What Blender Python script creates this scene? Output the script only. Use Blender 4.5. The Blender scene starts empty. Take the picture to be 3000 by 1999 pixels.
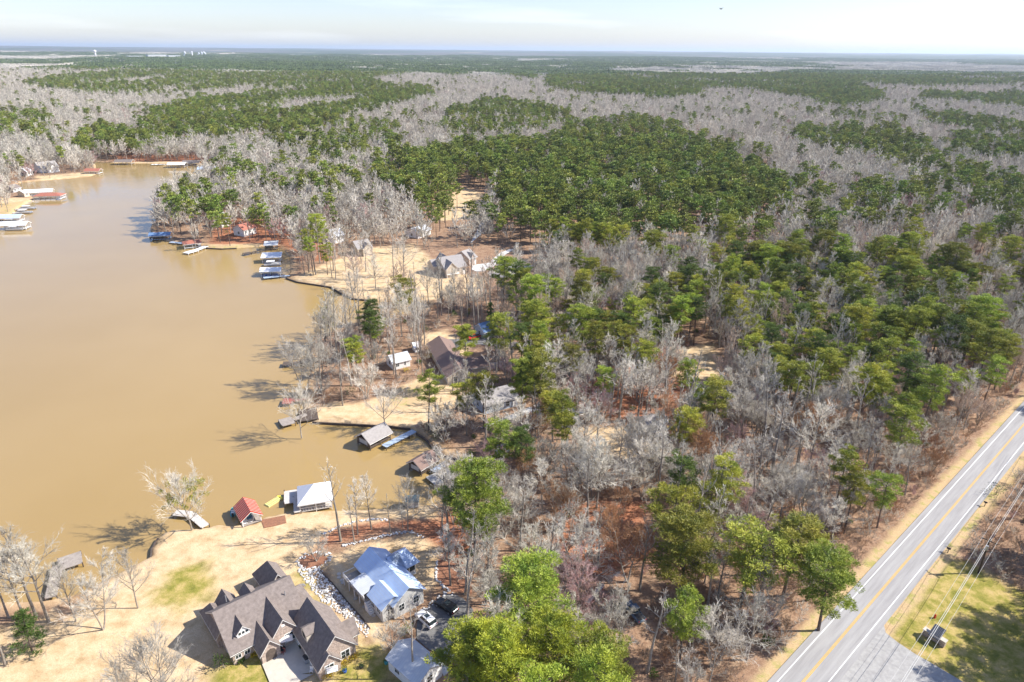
import bpy, math, random
import numpy as np
from mathutils import Vector, Matrix, noise as mnoise
random.seed(7); np.random.seed(7)
R = math.radians
SC = bpy.context.scene
COL = SC.collection

# ------------------------------------------------------------ camera, world, sun, exposure
H = 95.0
F = 2000.0; CX = 1500.0; CY = 999.5
ROLL = math.atan(24/3000); PITCH = math.atan((CY-148)/F)
cam = bpy.data.cameras.new('camera'); camo = bpy.data.objects.new('camera', cam); COL.objects.link(camo)
cam.sensor_width = 36; cam.lens = 24; cam.clip_start = 1; cam.clip_end = 90000
camo.location = (0, 0, H)
camo.rotation_mode = 'XYZ'
camo.matrix_world = (Matrix.Translation((0, 0, H)) @ Matrix.Rotation(R(90)-PITCH, 4, 'X') @ Matrix.Rotation(ROLL, 4, 'Z'))
SC.camera = camo
SUN_EL = R(40); SUN_AZ = R(3)          # azimuth measured from +X towards +Y
w = bpy.data.worlds.new('World'); SC.world = w; w.use_nodes = True
nt = w.node_tree; nt.nodes.clear()
sky = nt.nodes.new('ShaderNodeTexSky'); sky.sky_type = 'NISHITA'; sky.sun_disc = False
sky.sun_elevation = SUN_EL; sky.sun_rotation = R(90)-SUN_AZ; sky.altitude = 200; sky.air_density = 1.0; sky.dust_density = .6; sky.ozone_density = 1.2
bg = nt.nodes.new('ShaderNodeBackground'); bg.inputs[1].default_value = 0.098
wo = nt.nodes.new('ShaderNodeOutputWorld')
tc = nt.nodes.new('ShaderNodeTexCoord'); mp = nt.nodes.new('ShaderNodeMapping'); mp.inputs['Scale'].default_value = (1.2, 1.2, 14)
cn = nt.nodes.new('ShaderNodeTexNoise'); cn.inputs['Scale'].default_value = 2.6; cn.inputs['Detail'].default_value = 6
cr = nt.nodes.new('ShaderNodeValToRGB'); cr.color_ramp.elements[0].position = .55; cr.color_ramp.elements[1].position = .75
cr.color_ramp.elements[0].color = (0, 0, 0, 1); cr.color_ramp.elements[1].color = (.2, .2, .2, 1)
mx = nt.nodes.new('ShaderNodeMix'); mx.data_type = 'RGBA'; mx.inputs[7].default_value = (11, 11.3, 12, 1)
nt.links.new(tc.outputs['Generated'], mp.inputs[0]); nt.links.new(mp.outputs[0], cn.inputs['Vector']); nt.links.new(cn.outputs[0], cr.inputs[0])
nt.links.new(cr.outputs[0], mx.inputs[0]); tint = nt.nodes.new('ShaderNodeMix'); tint.data_type = 'RGBA'; tint.blend_type = 'MULTIPLY'; tint.inputs[0].default_value = 1; tint.inputs[7].default_value = (.99, 1.0, 1.2, 1); nt.links.new(sky.outputs[0], tint.inputs[6]); nt.links.new(tint.outputs[2], mx.inputs[6]); nt.links.new(mx.outputs[2], bg.inputs[0]); nt.links.new(bg.outputs[0], wo.inputs[0])
sl = bpy.data.lights.new('sun', 'SUN'); sl.energy = 5.0; sl.angle = R(.5); sl.color = (1, .95, .87)
so = bpy.data.objects.new('sun', sl); COL.objects.link(so)
sd = Vector((math.cos(SUN_EL)*math.cos(SUN_AZ), math.cos(SUN_EL)*math.sin(SUN_AZ), math.sin(SUN_EL)))
so.rotation_euler = sd.to_track_quat('Z', 'Y').to_euler(); so.location = (0, 0, 300)
vs = SC.view_settings; vs.view_transform = 'Standard'; vs.look = 'None'; vs.gamma = 1; vs.exposure = 0.8; vs.use_curve_mapping = False
SC.cycles.max_bounces = 6; SC.cycles.diffuse_bounces = 3; SC.cycles.volume_bounces = 1

# ------------------------------------------------------------ pixel <-> place
_c, _s = math.cos(ROLL), math.sin(ROLL); _cp, _sp = math.cos(PITCH), math.sin(PITCH)
def P(px, py, z=0.0):
    x = (px-CX)/F; y = -(py-CY)/F
    x2 = _c*x - _s*y; y2 = _s*x + _c*y
    d = (x2, _cp+y2*_sp, -_sp+y2*_cp); t = (z-H)/d[2]
    return Vector((d[0]*t, d[1]*t, z))
def V(x, y, z=0.0): return P(x*1.275, y*1.275, z)
def proj(X, Y, Z):          # arrays -> overview pixels (2353 wide)
    dz = Z-H
    fw = Y*_cp - dz*_sp; up = Y*_sp + dz*_cp
    fw = np.maximum(fw, 1e-3)
    x2 = X/fw; y2 = up/fw
    x = _c*x2 + _s*y2; y = -_s*x2 + _c*y2
    return (CX+x*F)/1.275, (CY-y*F)/1.275
def inpoly(X, Y, poly):
    r = np.zeros(X.shape, bool); n = len(poly); j = n-1
    for i in range(n):
        xi, yi = poly[i][:2]; xj, yj = poly[j][:2]
        if yi != yj:
            c = ((yi > Y) != (yj > Y)) & (X < (xj-xi)*(Y-yi)/(yj-yi)+xi); r ^= c
        j = i
    return r
def sdf(X, Y, poly):        # signed distance, positive inside
    d = np.full(X.shape, 1e9); n = len(poly)
    for i in range(n):
        ax, ay = poly[i][:2]; bx, by = poly[(i+1) % n][:2]
        ex, ey = bx-ax, by-ay; L = ex*ex+ey*ey+1e-9
        t = np.clip(((X-ax)*ex+(Y-ay)*ey)/L, 0, 1)
        d = np.minimum(d, (X-ax-t*ex)**2+(Y-ay-t*ey)**2)
    d = np.sqrt(d); return np.where(inpoly(X, Y, poly), d, -d)
def sdline(X, Y, pts):
    d = np.full(X.shape, 1e9)
    for (ax, ay), (bx, by) in zip(pts[:-1], pts[1:]):
        ex, ey = bx-ax, by-ay; L = ex*ex+ey*ey+1e-9
        t = np.clip(((X-ax)*ex+(Y-ay)*ey)/L, 0, 1)
        d = np.minimum(d, (X-ax-t*ex)**2+(Y-ay-t*ey)**2)
    return np.sqrt(d)
_perm = np.random.RandomState(3).rand(512, 512)
def vnoise(X, Y):
    xi = np.floor(X).astype(int); yi = np.floor(Y).astype(int); fx = X-xi; fy = Y-yi
    fx = fx*fx*(3-2*fx); fy = fy*fy*(3-2*fy)
    g = lambda a, b: _perm[a % 512, b % 512]
    return (g(xi, yi)*(1-fx)+g(xi+1, yi)*fx)*(1-fy)+(g(xi, yi+1)*(1-fx)+g(xi+1, yi+1)*fx)*fy
def fbm(X, Y, o=4):
    r = 0; a = .5; t = 0
    for k in range(o): r = r+a*vnoise(X*2**k+17*k, Y*2**k+9*k); t += a; a *= .5
    return r/t
def sstep(a, b, x):
    t = np.clip((x-a)/(b-a), 0, 1); return t*t*(3-2*t)

# ------------------------------------------------------------ materials
def mat(name, c1, c2=None, scale=1.0, rough=.8, bump=0, rnd=0, detail=4, metallic=0, spec=.3, strip=None, transl=0, lo=.35, hi=.65, stretch=None):
    m = bpy.data.materials.new(name); m.use_nodes = True; t = m.node_tree; b = t.nodes['Principled BSDF']; N = t.nodes; L = t.links
    b.inputs['Roughness'].default_value = rough; b.inputs['Metallic'].default_value = metallic; b.inputs['Specular IOR Level'].default_value = spec
    c2 = c2 or tuple(v*.8 for v in c1)
    co = N.new('ShaderNodeTexCoord')
    no = N.new('ShaderNodeTexNoise'); no.inputs['Scale'].default_value = scale; no.inputs['Detail'].default_value = detail; no.inputs['Roughness'].default_value = .65
    L.new(co.outputs['Object'], no.inputs['Vector'])
    if stretch: ma = N.new('ShaderNodeMapping'); ma.vector_type = 'TEXTURE'; ma.inputs['Rotation'].default_value = (0, 0, stretch[0]); ma.inputs['Scale'].default_value = stretch[1]; L.new(co.outputs['Object'], ma.inputs[0]); L.new(ma.outputs[0], no.inputs['Vector'])
    ra = N.new('ShaderNodeMapRange'); ra.inputs[1].default_value = lo; ra.inputs[2].default_value = hi; L.new(no.outputs[0], ra.inputs[0])
    mi = N.new('ShaderNodeMix'); mi.data_type = 'RGBA'; mi.inputs[6].default_value = (*c1, 1); mi.inputs[7].default_value = (*c2, 1)
    L.new(ra.outputs[0], mi.inputs[0]); out = mi.outputs[2]
    if strip:
        axis, freq, c3, thr = strip
        sx = N.new('ShaderNodeSeparateXYZ'); L.new(co.outputs['Object'], sx.inputs[0])
        ml = N.new('ShaderNodeMath'); ml.operation = 'MULTIPLY'; ml.inputs[1].default_value = freq; L.new(sx.outputs[axis], ml.inputs[0])
        fr = N.new('ShaderNodeMath'); fr.operation = 'FRACT'; L.new(ml.outputs[0], fr.inputs[0])
        gt = N.new('ShaderNodeMath'); gt.operation = 'GREATER_THAN'; gt.inputs[1].default_value = thr; L.new(fr.outputs[0], gt.inputs[0])
        m2 = N.new('ShaderNodeMix'); m2.data_type = 'RGBA'; L.new(gt.outputs[0], m2.inputs[0]); L.new(out, m2.inputs[6]); m2.inputs[7].default_value = (*c3, 1); out = m2.outputs[2]
    if rnd:
        oi = N.new('ShaderNodeObjectInfo'); hs = N.new('ShaderNodeHueSaturation')
        r1 = N.new('ShaderNodeMapRange'); r1.inputs[3].default_value = 1-rnd; r1.inputs[4].default_value = 1+rnd; L.new(oi.outputs['Random'], r1.inputs[0]); L.new(r1.outputs[0], hs.inputs['Value'])
        m7 = N.new('ShaderNodeMath'); m7.operation = 'MULTIPLY'; m7.inputs[1].default_value = 7.31; L.new(oi.outputs['Random'], m7.inputs[0])
        f7 = N.new('ShaderNodeMath'); f7.operation = 'FRACT'; L.new(m7.outputs[0], f7.inputs[0])
        r2 = N.new('ShaderNodeMapRange'); r2.inputs[3].default_value = .5-rnd*(.09 if rnd > .31 else .02); r2.inputs[4].default_value = .5+rnd*(.06 if rnd > .31 else .03); L.new(f7.outputs[0], r2.inputs[0]); L.new(r2.outputs[0], hs.inputs['Hue'])
        L.new(out, hs.inputs['Color']); out = hs.outputs[0]
    L.new(out, b.inputs['Base Color'])
    if bump:
        bu = N.new('ShaderNodeBump'); bu.inputs['Strength'].default_value = bump; bu.inputs['Distance'].default_value = .05; L.new(no.outputs[0], bu.inputs['Height']); L.new(bu.outputs[0], b.inputs['Normal'])
    if transl:
        tr = N.new('ShaderNodeBsdfTranslucent'); L.new(out, tr.inputs[0]); ms = N.new('ShaderNodeMixShader'); ms.inputs[0].default_value = transl
        L.new(b.outputs[0], ms.inputs[1]); L.new(tr.outputs[0], ms.inputs[2]); L.new(ms.outputs[0], N['Material Output'].inputs[0])
    return m
M = {}
M['needle'] = mat('pine_needles', (.40, .42, .05), (.14, .20, .025), .35, .55, rnd=.34, transl=.08)
M['needle_far'] = mat('far_pine_needles', (.30, .345, .06), (.10, .155, .03), .3, .6, rnd=.32, transl=.05)
M['twig_tan'] = mat('tan_twigs', (.58, .46, .36), (.42, .31, .24), .5, .85, rnd=.2)
M['needle_dark'] = mat('dark_needles', (.14, .19, .035), (.08, .12, .025), .4, .6, rnd=.25, transl=.2)
M['needle_yel'] = mat('yellow_green_needles', (.44, .44, .04), (.17, .23, .025), .35, .55, rnd=.2, transl=.12)
M['pbark'] = mat('pine_bark', (.20, .15, .12), (.09, .065, .05), 2, .9, rnd=.2)
M['bark'] = mat('grey_bark', (.36, .32, .27), (.20, .17, .14), 1.5, .9, rnd=.25)
M['twig'] = mat('pale_twigs', (.70, .65, .555), (.43, .39, .32), .5, .85, rnd=.3)
M['twig_red'] = mat('reddish_twigs', (.50, .27, .25), (.42, .33, .30), .6, .85, rnd=.15)
M['twig_brown'] = mat('dead_leaves', (.42, .22, .10), (.30, .17, .10), .6, .85, rnd=.2)
M['mistle'] = mat('mistletoe', (.36, .34, .05), (.18, .19, .03), .8, .7)
M['brush'] = mat('brush', (.44, .33, .24), (.25, .17, .11), .8, .9, rnd=.3)
M['leaf'] = mat('shrub_leaf', (.10, .17, .03), (.05, .09, .015), 1.2, .6, rnd=.3, transl=.2)
M['leaf_yel'] = mat('yellow_shrub', (.62, .42, .03), (.38, .30, .03), 1.2, .6)
M['shingle'] = mat('brown_shingle', (.245, .205, .185), (.165, .137, .122), 1.6, .9, bump=.3, detail=9)
M['shingle_g'] = mat('grey_shingle', (.36, .335, .32), (.27, .25, .24), 2.5, .9, bump=.3)
M['shingle_b'] = mat('brown_red_shingle', (.25, .17, .14), (.20, .14, .12), 2.5, .9)
M['metal_w'] = mat('shade_blue_metal_roof', (.50, .62, .80), (.42, .53, .72), .5, .45, strip=(1, 2.2, (.50, .54, .6), .93))  # white metal, with the blue of its shade put into the base colour
M['metal_g'] = mat('light_metal_roof', (.58, .60, .62), (.50, .52, .55), .5, .45, strip=(0, 2.2, (.44, .46, .5), .92))
M['white_roof'] = mat('white_roof', (.80, .80, .81), (.74, .75, .77), 1, .5)
M['blue_roof'] = mat('blue_roof', (.16, .27, .45), (.13, .22, .38), 1, .5)
M['red_roof'] = mat('rusty_red_roof', (.52, .05, .012), (.36, .035, .01), 1.5, .6, strip=(0, 1.5, (.70, .52, .46), .78))
M['redroof2'] = mat('plain_red_roof', (.42, .16, .11), (.34, .13, .09), 1, .7)
M['white'] = mat('white_paint', (.80, .79, .76), (.72, .71, .69), 1.5, .6)
M['cream'] = mat('cream_siding', (.62, .55, .44), (.52, .45, .36), 1.5, .8, strip=(2, 5, (.42, .37, .30), .9))
M['bluesid'] = mat('blue_grey_siding', (.42, .48, .56), (.34, .40, .48), 1.5, .8, strip=(2, 5, (.28, .33, .4), .88))
M['greysid'] = mat('grey_siding', (.50, .50, .49), (.42, .42, .41), 1.5, .8, strip=(2, 5, (.34, .34, .34), .88))
M['brick'] = mat('tan_stone', (.50, .40, .33), (.30, .235, .20), 3.2, .9, bump=.5, detail=8, lo=.42, hi=.58)
M['redbrick'] = mat('red_brick', (.36, .14, .09), (.26, .11, .08), 4, .9)
M['glass'] = mat('window_glass', (.035, .05, .055), (.02, .03, .035), 1, .12, spec=.6)
M['wood'] = mat('weathered_deck', (.40, .35, .30), (.29, .25, .22), 1.2, .85, strip=(0, 3.2, (.15, .13, .11), .9))
M['wood_pale'] = mat('pale_deck', (.62, .58, .53), (.50, .46, .42), 1.2, .85, strip=(0, 3.2, (.30, .28, .25), .9))
M['wood_dark'] = mat('dark_timber', (.13, .10, .08), (.08, .06, .05), 2, .9)
M['wood_red'] = mat('red_deck', (.40, .13, .10), (.30, .12, .10), 2, .85, strip=(0, 3, (.2, .07, .06), .9))
M['bluedeck'] = mat('blue_grey_deck', (.42, .50, .60), (.34, .42, .52), 1, .6, strip=(0, 2, (.25, .32, .42), .92))
M['greendeck'] = mat('green_pool_liner', (.12, .42, .42), (.1, .34, .36), 1, .4)
M['black'] = mat('black_paint', (.012, .013, .015), (.02, .02, .022), 1, .25, spec=.5)
M['dark'] = mat('dark_plastic', (.03, .03, .035), (.05, .05, .05), 1, .5)
M['carwhite'] = mat('white_car_paint', (.78, .78, .78), (.80, .80, .80), 1, .2, spec=.6)
M['red'] = mat('red_paint', (.55, .03, .02), (.45, .03, .02), 1, .35)
M['blue'] = mat('blue_paint', (.05, .12, .40), (.04, .09, .32), 1, .4)
M['teal'] = mat('teal_plastic', (.10, .42, .45), (.06, .30, .34), 1, .4)
M['yellow'] = mat('yellow_float', (.85, .74, .12), (.80, .68, .10), 1, .5)
M['paleyel'] = mat('pale_yellow_float', (.80, .76, .30), (.78, .72, .28), 1, .5)
M['steel'] = mat('aluminium', (.55, .56, .58), (.45, .46, .48), 1, .35, metallic=.6)
M['pole'] = mat('utility_pole_wood', (.10, .075, .055), (.06, .045, .035), 2, .9)
M['wire'] = mat('wire', (.50, .50, .48), (.45, .45, .43), 1, .5)
M['rock'] = mat('white_rock', (.74, .72, .69), (.46, .45, .44), 2, .9, rnd=.3)
M['mulch'] = mat('red_mulch', (.34, .16, .09), (.22, .11, .07), 2.5, .95, bump=.4)
M['conc'] = mat('concrete', (.60, .54, .45), (.50, .45, .38), .5, .85)
M['concw'] = mat('pale_concrete', (.72, .70, .66), (.62, .60, .57), .3, .85)
M['gravel'] = mat('grey_gravel', (.40, .39, .37), (.30, .29, .28), 1.2, .95, bump=.3, detail=8)
M['asph_d'] = mat('dark_asphalt', (.20, .195, .19), (.14, .135, .13), 1.5, .95, bump=.2, detail=8)
M['copper'] = mat('rust', (.35, .12, .05), (.25, .09, .04), 2, .7)
M['skin'] = mat('bird_black', (.02, .02, .02), (.03, .03, .03), 1, .8)

# ------------------------------------------------------------ mesh builder
class MB:
    def __init__(s): s.v = []; s.f = []
    def poly(s, pts):
        n = len(s.v); s.v += [tuple(p) for p in pts]; s.f.append(tuple(range(n, n+len(pts)))); return s
    def box(s, x0, x1, y0, y1, z0, z1):
        n = len(s.v)
        for z in (z0, z1): s.v += [(x0, y0, z), (x1, y0, z), (x1, y1, z), (x0, y1, z)]
        s.f += [tuple(n+i for i in q) for q in ((3, 2, 1, 0), (4, 5, 6, 7), (0, 1, 5, 4), (1, 2, 6, 5), (2, 3, 7, 6), (3, 0, 4, 7))]; return s
    def prism(s, pts, dz=None, off=None):   # extrude polygon of 3-D points by vector
        n = len(s.v); k = len(pts); o = Vector(off) if off is not None else Vector((0, 0, dz))
        s.v += [tuple(p) for p in pts]; s.v += [tuple(Vector(p)+o) for p in pts]
        s.f.append(tuple(range(n, n+k))[::-1] if o.z > 0 else tuple(range(n, n+k))); s.f.append(tuple(range(n+k, n+2*k)) if o.z > 0 else tuple(range(n+k, n+2*k))[::-1])
        for i in range(k): s.f.append((n+i, n+(i+1) % k, n+k+(i+1) % k, n+k+i))
        return s
    def tube(s, pts, rad, k=6, cap=False):
        prev = None; n0 = len(s.v)
        for i, p in enumerate(pts):
            p = Vector(p); a = Vector(pts[max(i-1, 0)]); b = Vector(pts[min(i+1, len(pts)-1)])
            d = (b-a).normalized() if (b-a).length > 1e-6 else Vector((0, 0, 1))
            x = d.cross(Vector((.13, .31, .95)) if abs(d.z) < .9 else Vector((1, 0, 0))).normalized(); y = d.cross(x)
            r = rad[i] if hasattr(rad, '__len__') else rad
            for j in range(k): t = 2*math.pi*j/k; s.v.append(tuple(p+x*(r*math.cos(t))+y*(r*math.sin(t))))
        for i in range(len(pts)-1):
            for j in range(k): a = n0+i*k+j; b = n0+i*k+(j+1) % k; s.f.append((a, b, b+k, a+k))
        if cap: s.f.append(tuple(n0+j for j in range(k))[::-1]); s.f.append(tuple(n0+(len(pts)-1)*k+j for j in range(k)))
        return s
    def ball(s, c, r, sq=(1, 1, 1), k=8, h=5):
        n = len(s.v)
        for i in range(h+1):
            a = math.pi*i/h
            for j in range(k): b = 2*math.pi*j/k; s.v.append((c[0]+r*sq[0]*math.sin(a)*math.cos(b), c[1]+r*sq[1]*math.sin(a)*math.sin(b), c[2]+r*sq[2]*math.cos(a)))
        for i in range(h):
            for j in range(k): a = n+i*k+j; b = n+i*k+(j+1) % k; s.f.append((a+k, b+k, b, a))
        return s
    def mesh(s, name):
        me = bpy.data.meshes.new(name); me.from_pydata(s.v, [], s.f); me.update(); return me
def ob(name, mb, m, parent=None, smooth=False):
    me = mb.mesh(name) if isinstance(mb, MB) else mb
    if m is not None and not me.materials: me.materials.append(M[m] if isinstance(m, str) else m)
    if smooth: me.polygons.foreach_set('use_smooth', [True]*len(me.polygons))
    o = bpy.data.objects.new(name, me); COL.objects.link(o)
    if parent: o.parent = parent
    return o
def tag(o, label=None, cat=None, group=None, kind=None):
    for k, v in (('label', label), ('category', cat), ('group', group), ('kind', kind)):
        if v: o[k] = v
    return o
def thing(name, label, cat, loc=(0, 0, 0), rz=0, group=None):
    o = bpy.data.objects.new(name, None); COL.objects.link(o); o.location = loc; o.rotation_euler = (0, 0, rz); o.empty_display_size = .5
    return tag(o, label, cat, group)
def ang(a, b): return math.atan2(b[1]-a[1], b[0]-a[0])
def np_mesh(name, verts, faces):   # quads or tris as arrays
    me = bpy.data.meshes.new(name); k = faces.shape[1]
    me.vertices.add(len(verts)); me.vertices.foreach_set('co', verts.astype(np.float32).ravel())
    me.loops.add(faces.size); me.loops.foreach_set('vertex_index', faces.astype(np.int32).ravel())
    me.polygons.add(len(faces)); me.polygons.foreach_set('loop_start', np.arange(0, faces.size, k, dtype=np.int32))
    me.polygons.foreach_set('loop_total', np.full(len(faces), k, dtype=np.int32)); me.update(calc_edges=True); return me

# ------------------------------------------------------------ layout: lake, road, zones
LAKE_PX = [(0,1767),(127,1762),(238,1741),(276,1716),(340,1686),(395,1655),(442,1633),(444,1609),(463,1577),(480,1563),(510,1554),(548,1552),(608,1548),(633,1539),(680,1541),(756,1533),(765,1520),(833,1505),(875,1503),(930,1500),(1000,1497),(1085,1495),(1170,1490),(1221,1484),(1255,1480),(1293,1475),(1318,1455),(1335,1420),(1340,1380),(1337,1344),(1302,1335),(1261,1303),(1249,1288),(1220,1269),(1202,1256),(1150,1250),(1067,1245),(915,1237),(889,1229),(886,1199),(893,1175),(897,1150),(903,1110),(909,1080),(912,1053),(908,1030),(911,1009),(930,985),(960,975),(1020,957),(1080,944),(1150,928),(1230,910),(1262,893),(1234,882),(1127,882),(1085,880),(1034,875),(1000,860),(969,841),(925,834),(871,826),(837,814),(846,799),(850,775),(846,745),(814,724),(778,722),(722,726),(693,727),(650,729),(608,727),(595,720),(531,718),(501,709),(450,701),(438,685),(436,668),(452,650),(470,615),(520,570),(575,548),(615,530),(640,515),(655,498),(600,492),(570,484),(553,479),(468,479),(383,479),(300,476),(272,473),(282,488),(292,503),(289,510),(264,517),(180,525),(106,531),(68,534),(40,545),(64,562),(95,572),(102,583),(80,597),(55,610),(25,640),(0,650),(-300,720),(-800,1000),(-1300,1767)]
LAKE = [tuple(P(x, y, -.5)[:2]) for x, y in LAKE_PX]
RD = Vector((.743, .669)).normalized(); RC = Vector((48.6, 81.6)); RN = Vector((-RD.y, RD.x))
ROAD = [tuple(RC+RD*t) for t in (-60, 700)]
def vp(pts, z=0): return [tuple(V(x, y, z)[:2]) for x, y in pts]
def npx(pts, z=0): return [tuple(P(x, y, z)[:2]) for x, y in pts]
# lawns (dry tan grass), overview pixels
LAWNS = [vp(p) for p in [
  [(-60,1445),(50,1440),(120,1400),(150,1420),(250,1330),(360,1270),(345,1230),(400,1212),(470,1205),(560,1205),(660,1175),(800,1168),(960,1160),(1010,1175),(1010,1190),(880,1200),(800,1205),(735,1235),(690,1290),(790,1420),(880,1500),(900,1530),(700,1640),(-80,1640)],
  [(740,1290),(800,1260),(940,1225),(1010,1262),(1000,1290),(1010,1330),(960,1360),(900,1430),(870,1500),(780,1390)],
  [(700,945),(760,925),(830,925),(900,900),(960,870),(1010,860),(1060,880),(1080,920),(1000,960),(990,985),(890,975),(720,968)],
  [(672,640),(760,600),(850,570),(950,560),(1020,620),(1110,640),(1100,670),(1000,690),(850,688),(780,680),(755,660),(680,645)],
  [(960,770),(1020,760),(1080,790),(1060,820),(990,815)],
  [(470,563),(600,560),(590,572),(475,573)],
  [(-20,455),(75,455),(60,480),(-20,500)],[(80,405),(215,395),(220,402),(90,415)],
  [(260,372),(440,372),(520,380),(260,379)],
  [(1560,800),(1640,790),(1660,850),(1640,990),(1600,980),(1590,900),(1540,860)],
  [(1000,470),(1060,430),(1120,450),(1100,500),(1000,510)],
  [(1540,550),(1600,560),(1650,545),(1600,530)],
  [(2130,600),(2250,620),(2350,600),(2350,650),(2180,640)],
  [(1330,985),(1420,980),(1500,1000),(1500,1060),(1400,1050)],
]]
PALE = [vp(p) for p in [   # brighter bleached grass
  [(900,905),(960,880),(1000,870),(990,900),(940,935),(890,930)],[(470,565),(590,563),(585,571),(480,571)],[(-10,470),(60,462),(40,490),(-10,495)]]]
GREENS = [vp(p) for p in [ # living green grass
  [(400,1310),(470,1290),(500,1330),(480,1370),(410,1400),(350,1380)],
  [(520,1500),(600,1470),(700,1540),(560,1640),(480,1560)],
  [(820,1470),(900,1500),(920,1568),(780,1620),(740,1540)],
  [(690,1300),(760,1390),(740,1400),(680,1340)],
  [(2040,1355),(2120,1275),(2240,1300),(2353,1360),(2460,1420),(2460,1640),(2200,1580),(2020,1440)],
  [(2230,1130),(2290,1060),(2330,1075),(2260,1170)]]]
DARKS = [vp(p) for p in [   # very leafy reddish litter
  [(740,1210),(800,1180),(1010,1180),(1080,1160),(1100,1300),(1010,1330),(980,1240),(900,1215),(800,1245),(730,1255)],
  [(1290,1150),(1480,1150),(1500,1280),(1400,1330),(1260,1300)],
  [(260,355),(440,350),(540,365),(540,375),(260,372)],
  [(500,500),(700,500),(760,600),(660,600),(480,560)],
  [(1330,880),(1560,790),(1640,860),(1620,990),(1400,960)]]]
# ------------------------------------------------------------ pine stands (canopy outlines), density
PINES = [(.88,[(333,253),(433,233),(567,213),(700,198),(784,190),(834,183),(984,200),(997,213),(917,233),(827,250),(784,262),(784,283),(700,290),(633,300),(483,307),(333,312),(283,322),(177,335),(173,300),(233,283),(283,293),(333,277)]),
 (.62,[(50,190),(173,170),(283,163),(367,160),(567,170),(784,165),(784,190),(567,213),(433,223),(333,223),(283,210),(217,213),(67,197)]),
 (.6,[(0,247),(110,253),(117,283),(67,310),(20,300),(0,293)]),
 (.95,[(300,143),(560,135),(784,133),(784,165),(567,158),(380,154)]),(.9,[(140,152),(250,150),(280,158),(180,163)]),
 (.75,[(784,128),(1180,128),(1190,150),(1100,160),(1050,175),(960,165),(784,190)]),(.95,[(1187,128),(1567,132),(1900,138),(1900,143),(1567,138),(1187,135)]),
 (.95,[(1134,167),(1184,158),(1227,160),(1240,183),(1184,177)]),
 (.9,[(1250,165),(1334,160),(1567,170),(1735,172),(1841,160),(1968,163),(2352,167),(2500,170),(2500,195),(2101,197),(1968,190),(2035,217),(2001,240),(1885,240),(1801,223),(1751,213),(1660,205),(1568,222),(1484,220),(1317,210),(1261,200)]),
 (.85,[(2118,213),(2235,217),(2400,213),(2400,250),(2218,230),(2118,223)]),(.85,[(2088,247),(2135,250),(2268,270),(2400,290),(2400,310),(2218,293),(2135,270)]),
 (.8,[(1818,290),(2035,290),(2135,317),(2128,357),(1935,340),(1868,333),(1821,313)]),
 (.75,[(2185,307),(2268,303),(2400,323),(2400,360),(2285,360),(2185,345)]),
 (.6,[(1971,417),(2035,410),(2135,407),(2201,433),(2208,480),(2135,483),(2035,467),(1975,460)]),
 (.55,[(2171,387),(2235,373),(2300,393),(2400,417),(2400,523),(2285,480),(2240,465),(2218,420)]),
 (.62,[(1024,250),(1100,230),(1151,227),(1244,240),(1304,253),(1314,283),(1251,287),(1217,293),(1100,310),(1067,307),(1027,293)]),
 (.5,[(784,267),(927,280),(934,317),(911,337),(851,320),(784,330),(717,343),(617,323),(600,293),(700,293)]),
 (.9,[(857,367),(901,347),(1034,327),(1134,317),(1234,320),(1317,283),(1434,267),(1568,280),(1568,317),(1668,327),(1718,360),(1801,387),(1841,417),(1801,467),(1718,500),(1640,505),(1560,520),(1480,525),(1400,550),(1240,545),(1190,505),(1161,467),(1117,423),(1067,433),(1060,493),(1017,500),(944,450),(884,417),(851,393)]),
 (.75,[(1110,480),(1170,470),(1220,540),(1215,575),(1160,548),(1110,530)]),
 (.6,[(372,440),(400,430),(440,400),(470,430),(560,455),(600,480),(590,520),(560,535),(480,530),(400,500)]),
 (0.50,[(1180,640),(1240,610),(1310,600),(1400,600),(1440,650),(1500,640),(1540,680),(1560,740),(1500,760),(1420,800),(1330,790),(1210,780),(1200,700)]),
 (0.58,[(1430,660),(1560,620),(1680,610),(1700,560),(1760,530),(1800,580),(1900,560),(2000,580),(2200,640),(2353,760),(2353,850),(2200,780),(2150,800),(2170,900),(2100,930),(2050,880),(1990,900),(1930,860),(1850,920),(1820,900),(1780,850),(1700,780),(1640,760),(1560,780),(1520,740)]),
 (.5,[(1670,520),(1740,480),(1790,520),(1760,560),(1700,560),(1680,545)]),
 (0.38,[(1960,540),(2100,540),(2250,520),(2353,500),(2500,520),(2500,700),(2250,640),(2100,600),(1980,600)]),
 (.16,[(540,380),(760,330),(830,400),(740,480),(640,500),(540,420)]),
 (.2,[(1580,480),(1900,400),(2000,430),(1960,560),(1700,600),(1560,560)])]
# places without trees (overview pixels on the ground)
CLEAR = [vp(p) for p in [
  [(-60,1380),(250,1300),(350,1225),(450,1195),(700,1160),(1010,1160),(1010,1200),(1000,1250),(1020,1330),(1060,1420),(1040,1568),(1020,2300),(-400,2300)],
  [(700,950),(830,925),(900,890),(960,870),(1020,870),(1020,930),(970,980),(720,970)],
  [(930,600),(1000,575),(1230,560),(1235,640),(1130,680),(960,680)],
  [(1060,430),(1130,440),(1110,520),(1010,600),(970,600),(1050,500)],
  [(1560,810),(1630,800),(1645,880),(1640,980),(1610,980),(1600,900)],
  [(1400,1420),(1480,1400),(1500,1470),(1420,1500)],[(1330,985),(1420,980),(1470,1000),(1440,1040),(1350,1040)],
  [(1050,765),(1120,750),(1130,800),(1200,800),(1190,850),(1090,850),(990,800)],
  [(1130,920),(1230,910),(1235,965),(1130,1010),(1090,990)],
  [(1230,800),(1400,760),(1420,790),(1250,850)],
  [(2000,1420),(2110,1290),(2250,1300),(2390,1390),(2420,1500),(2420,1900),(1900,1900)]]]

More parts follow.
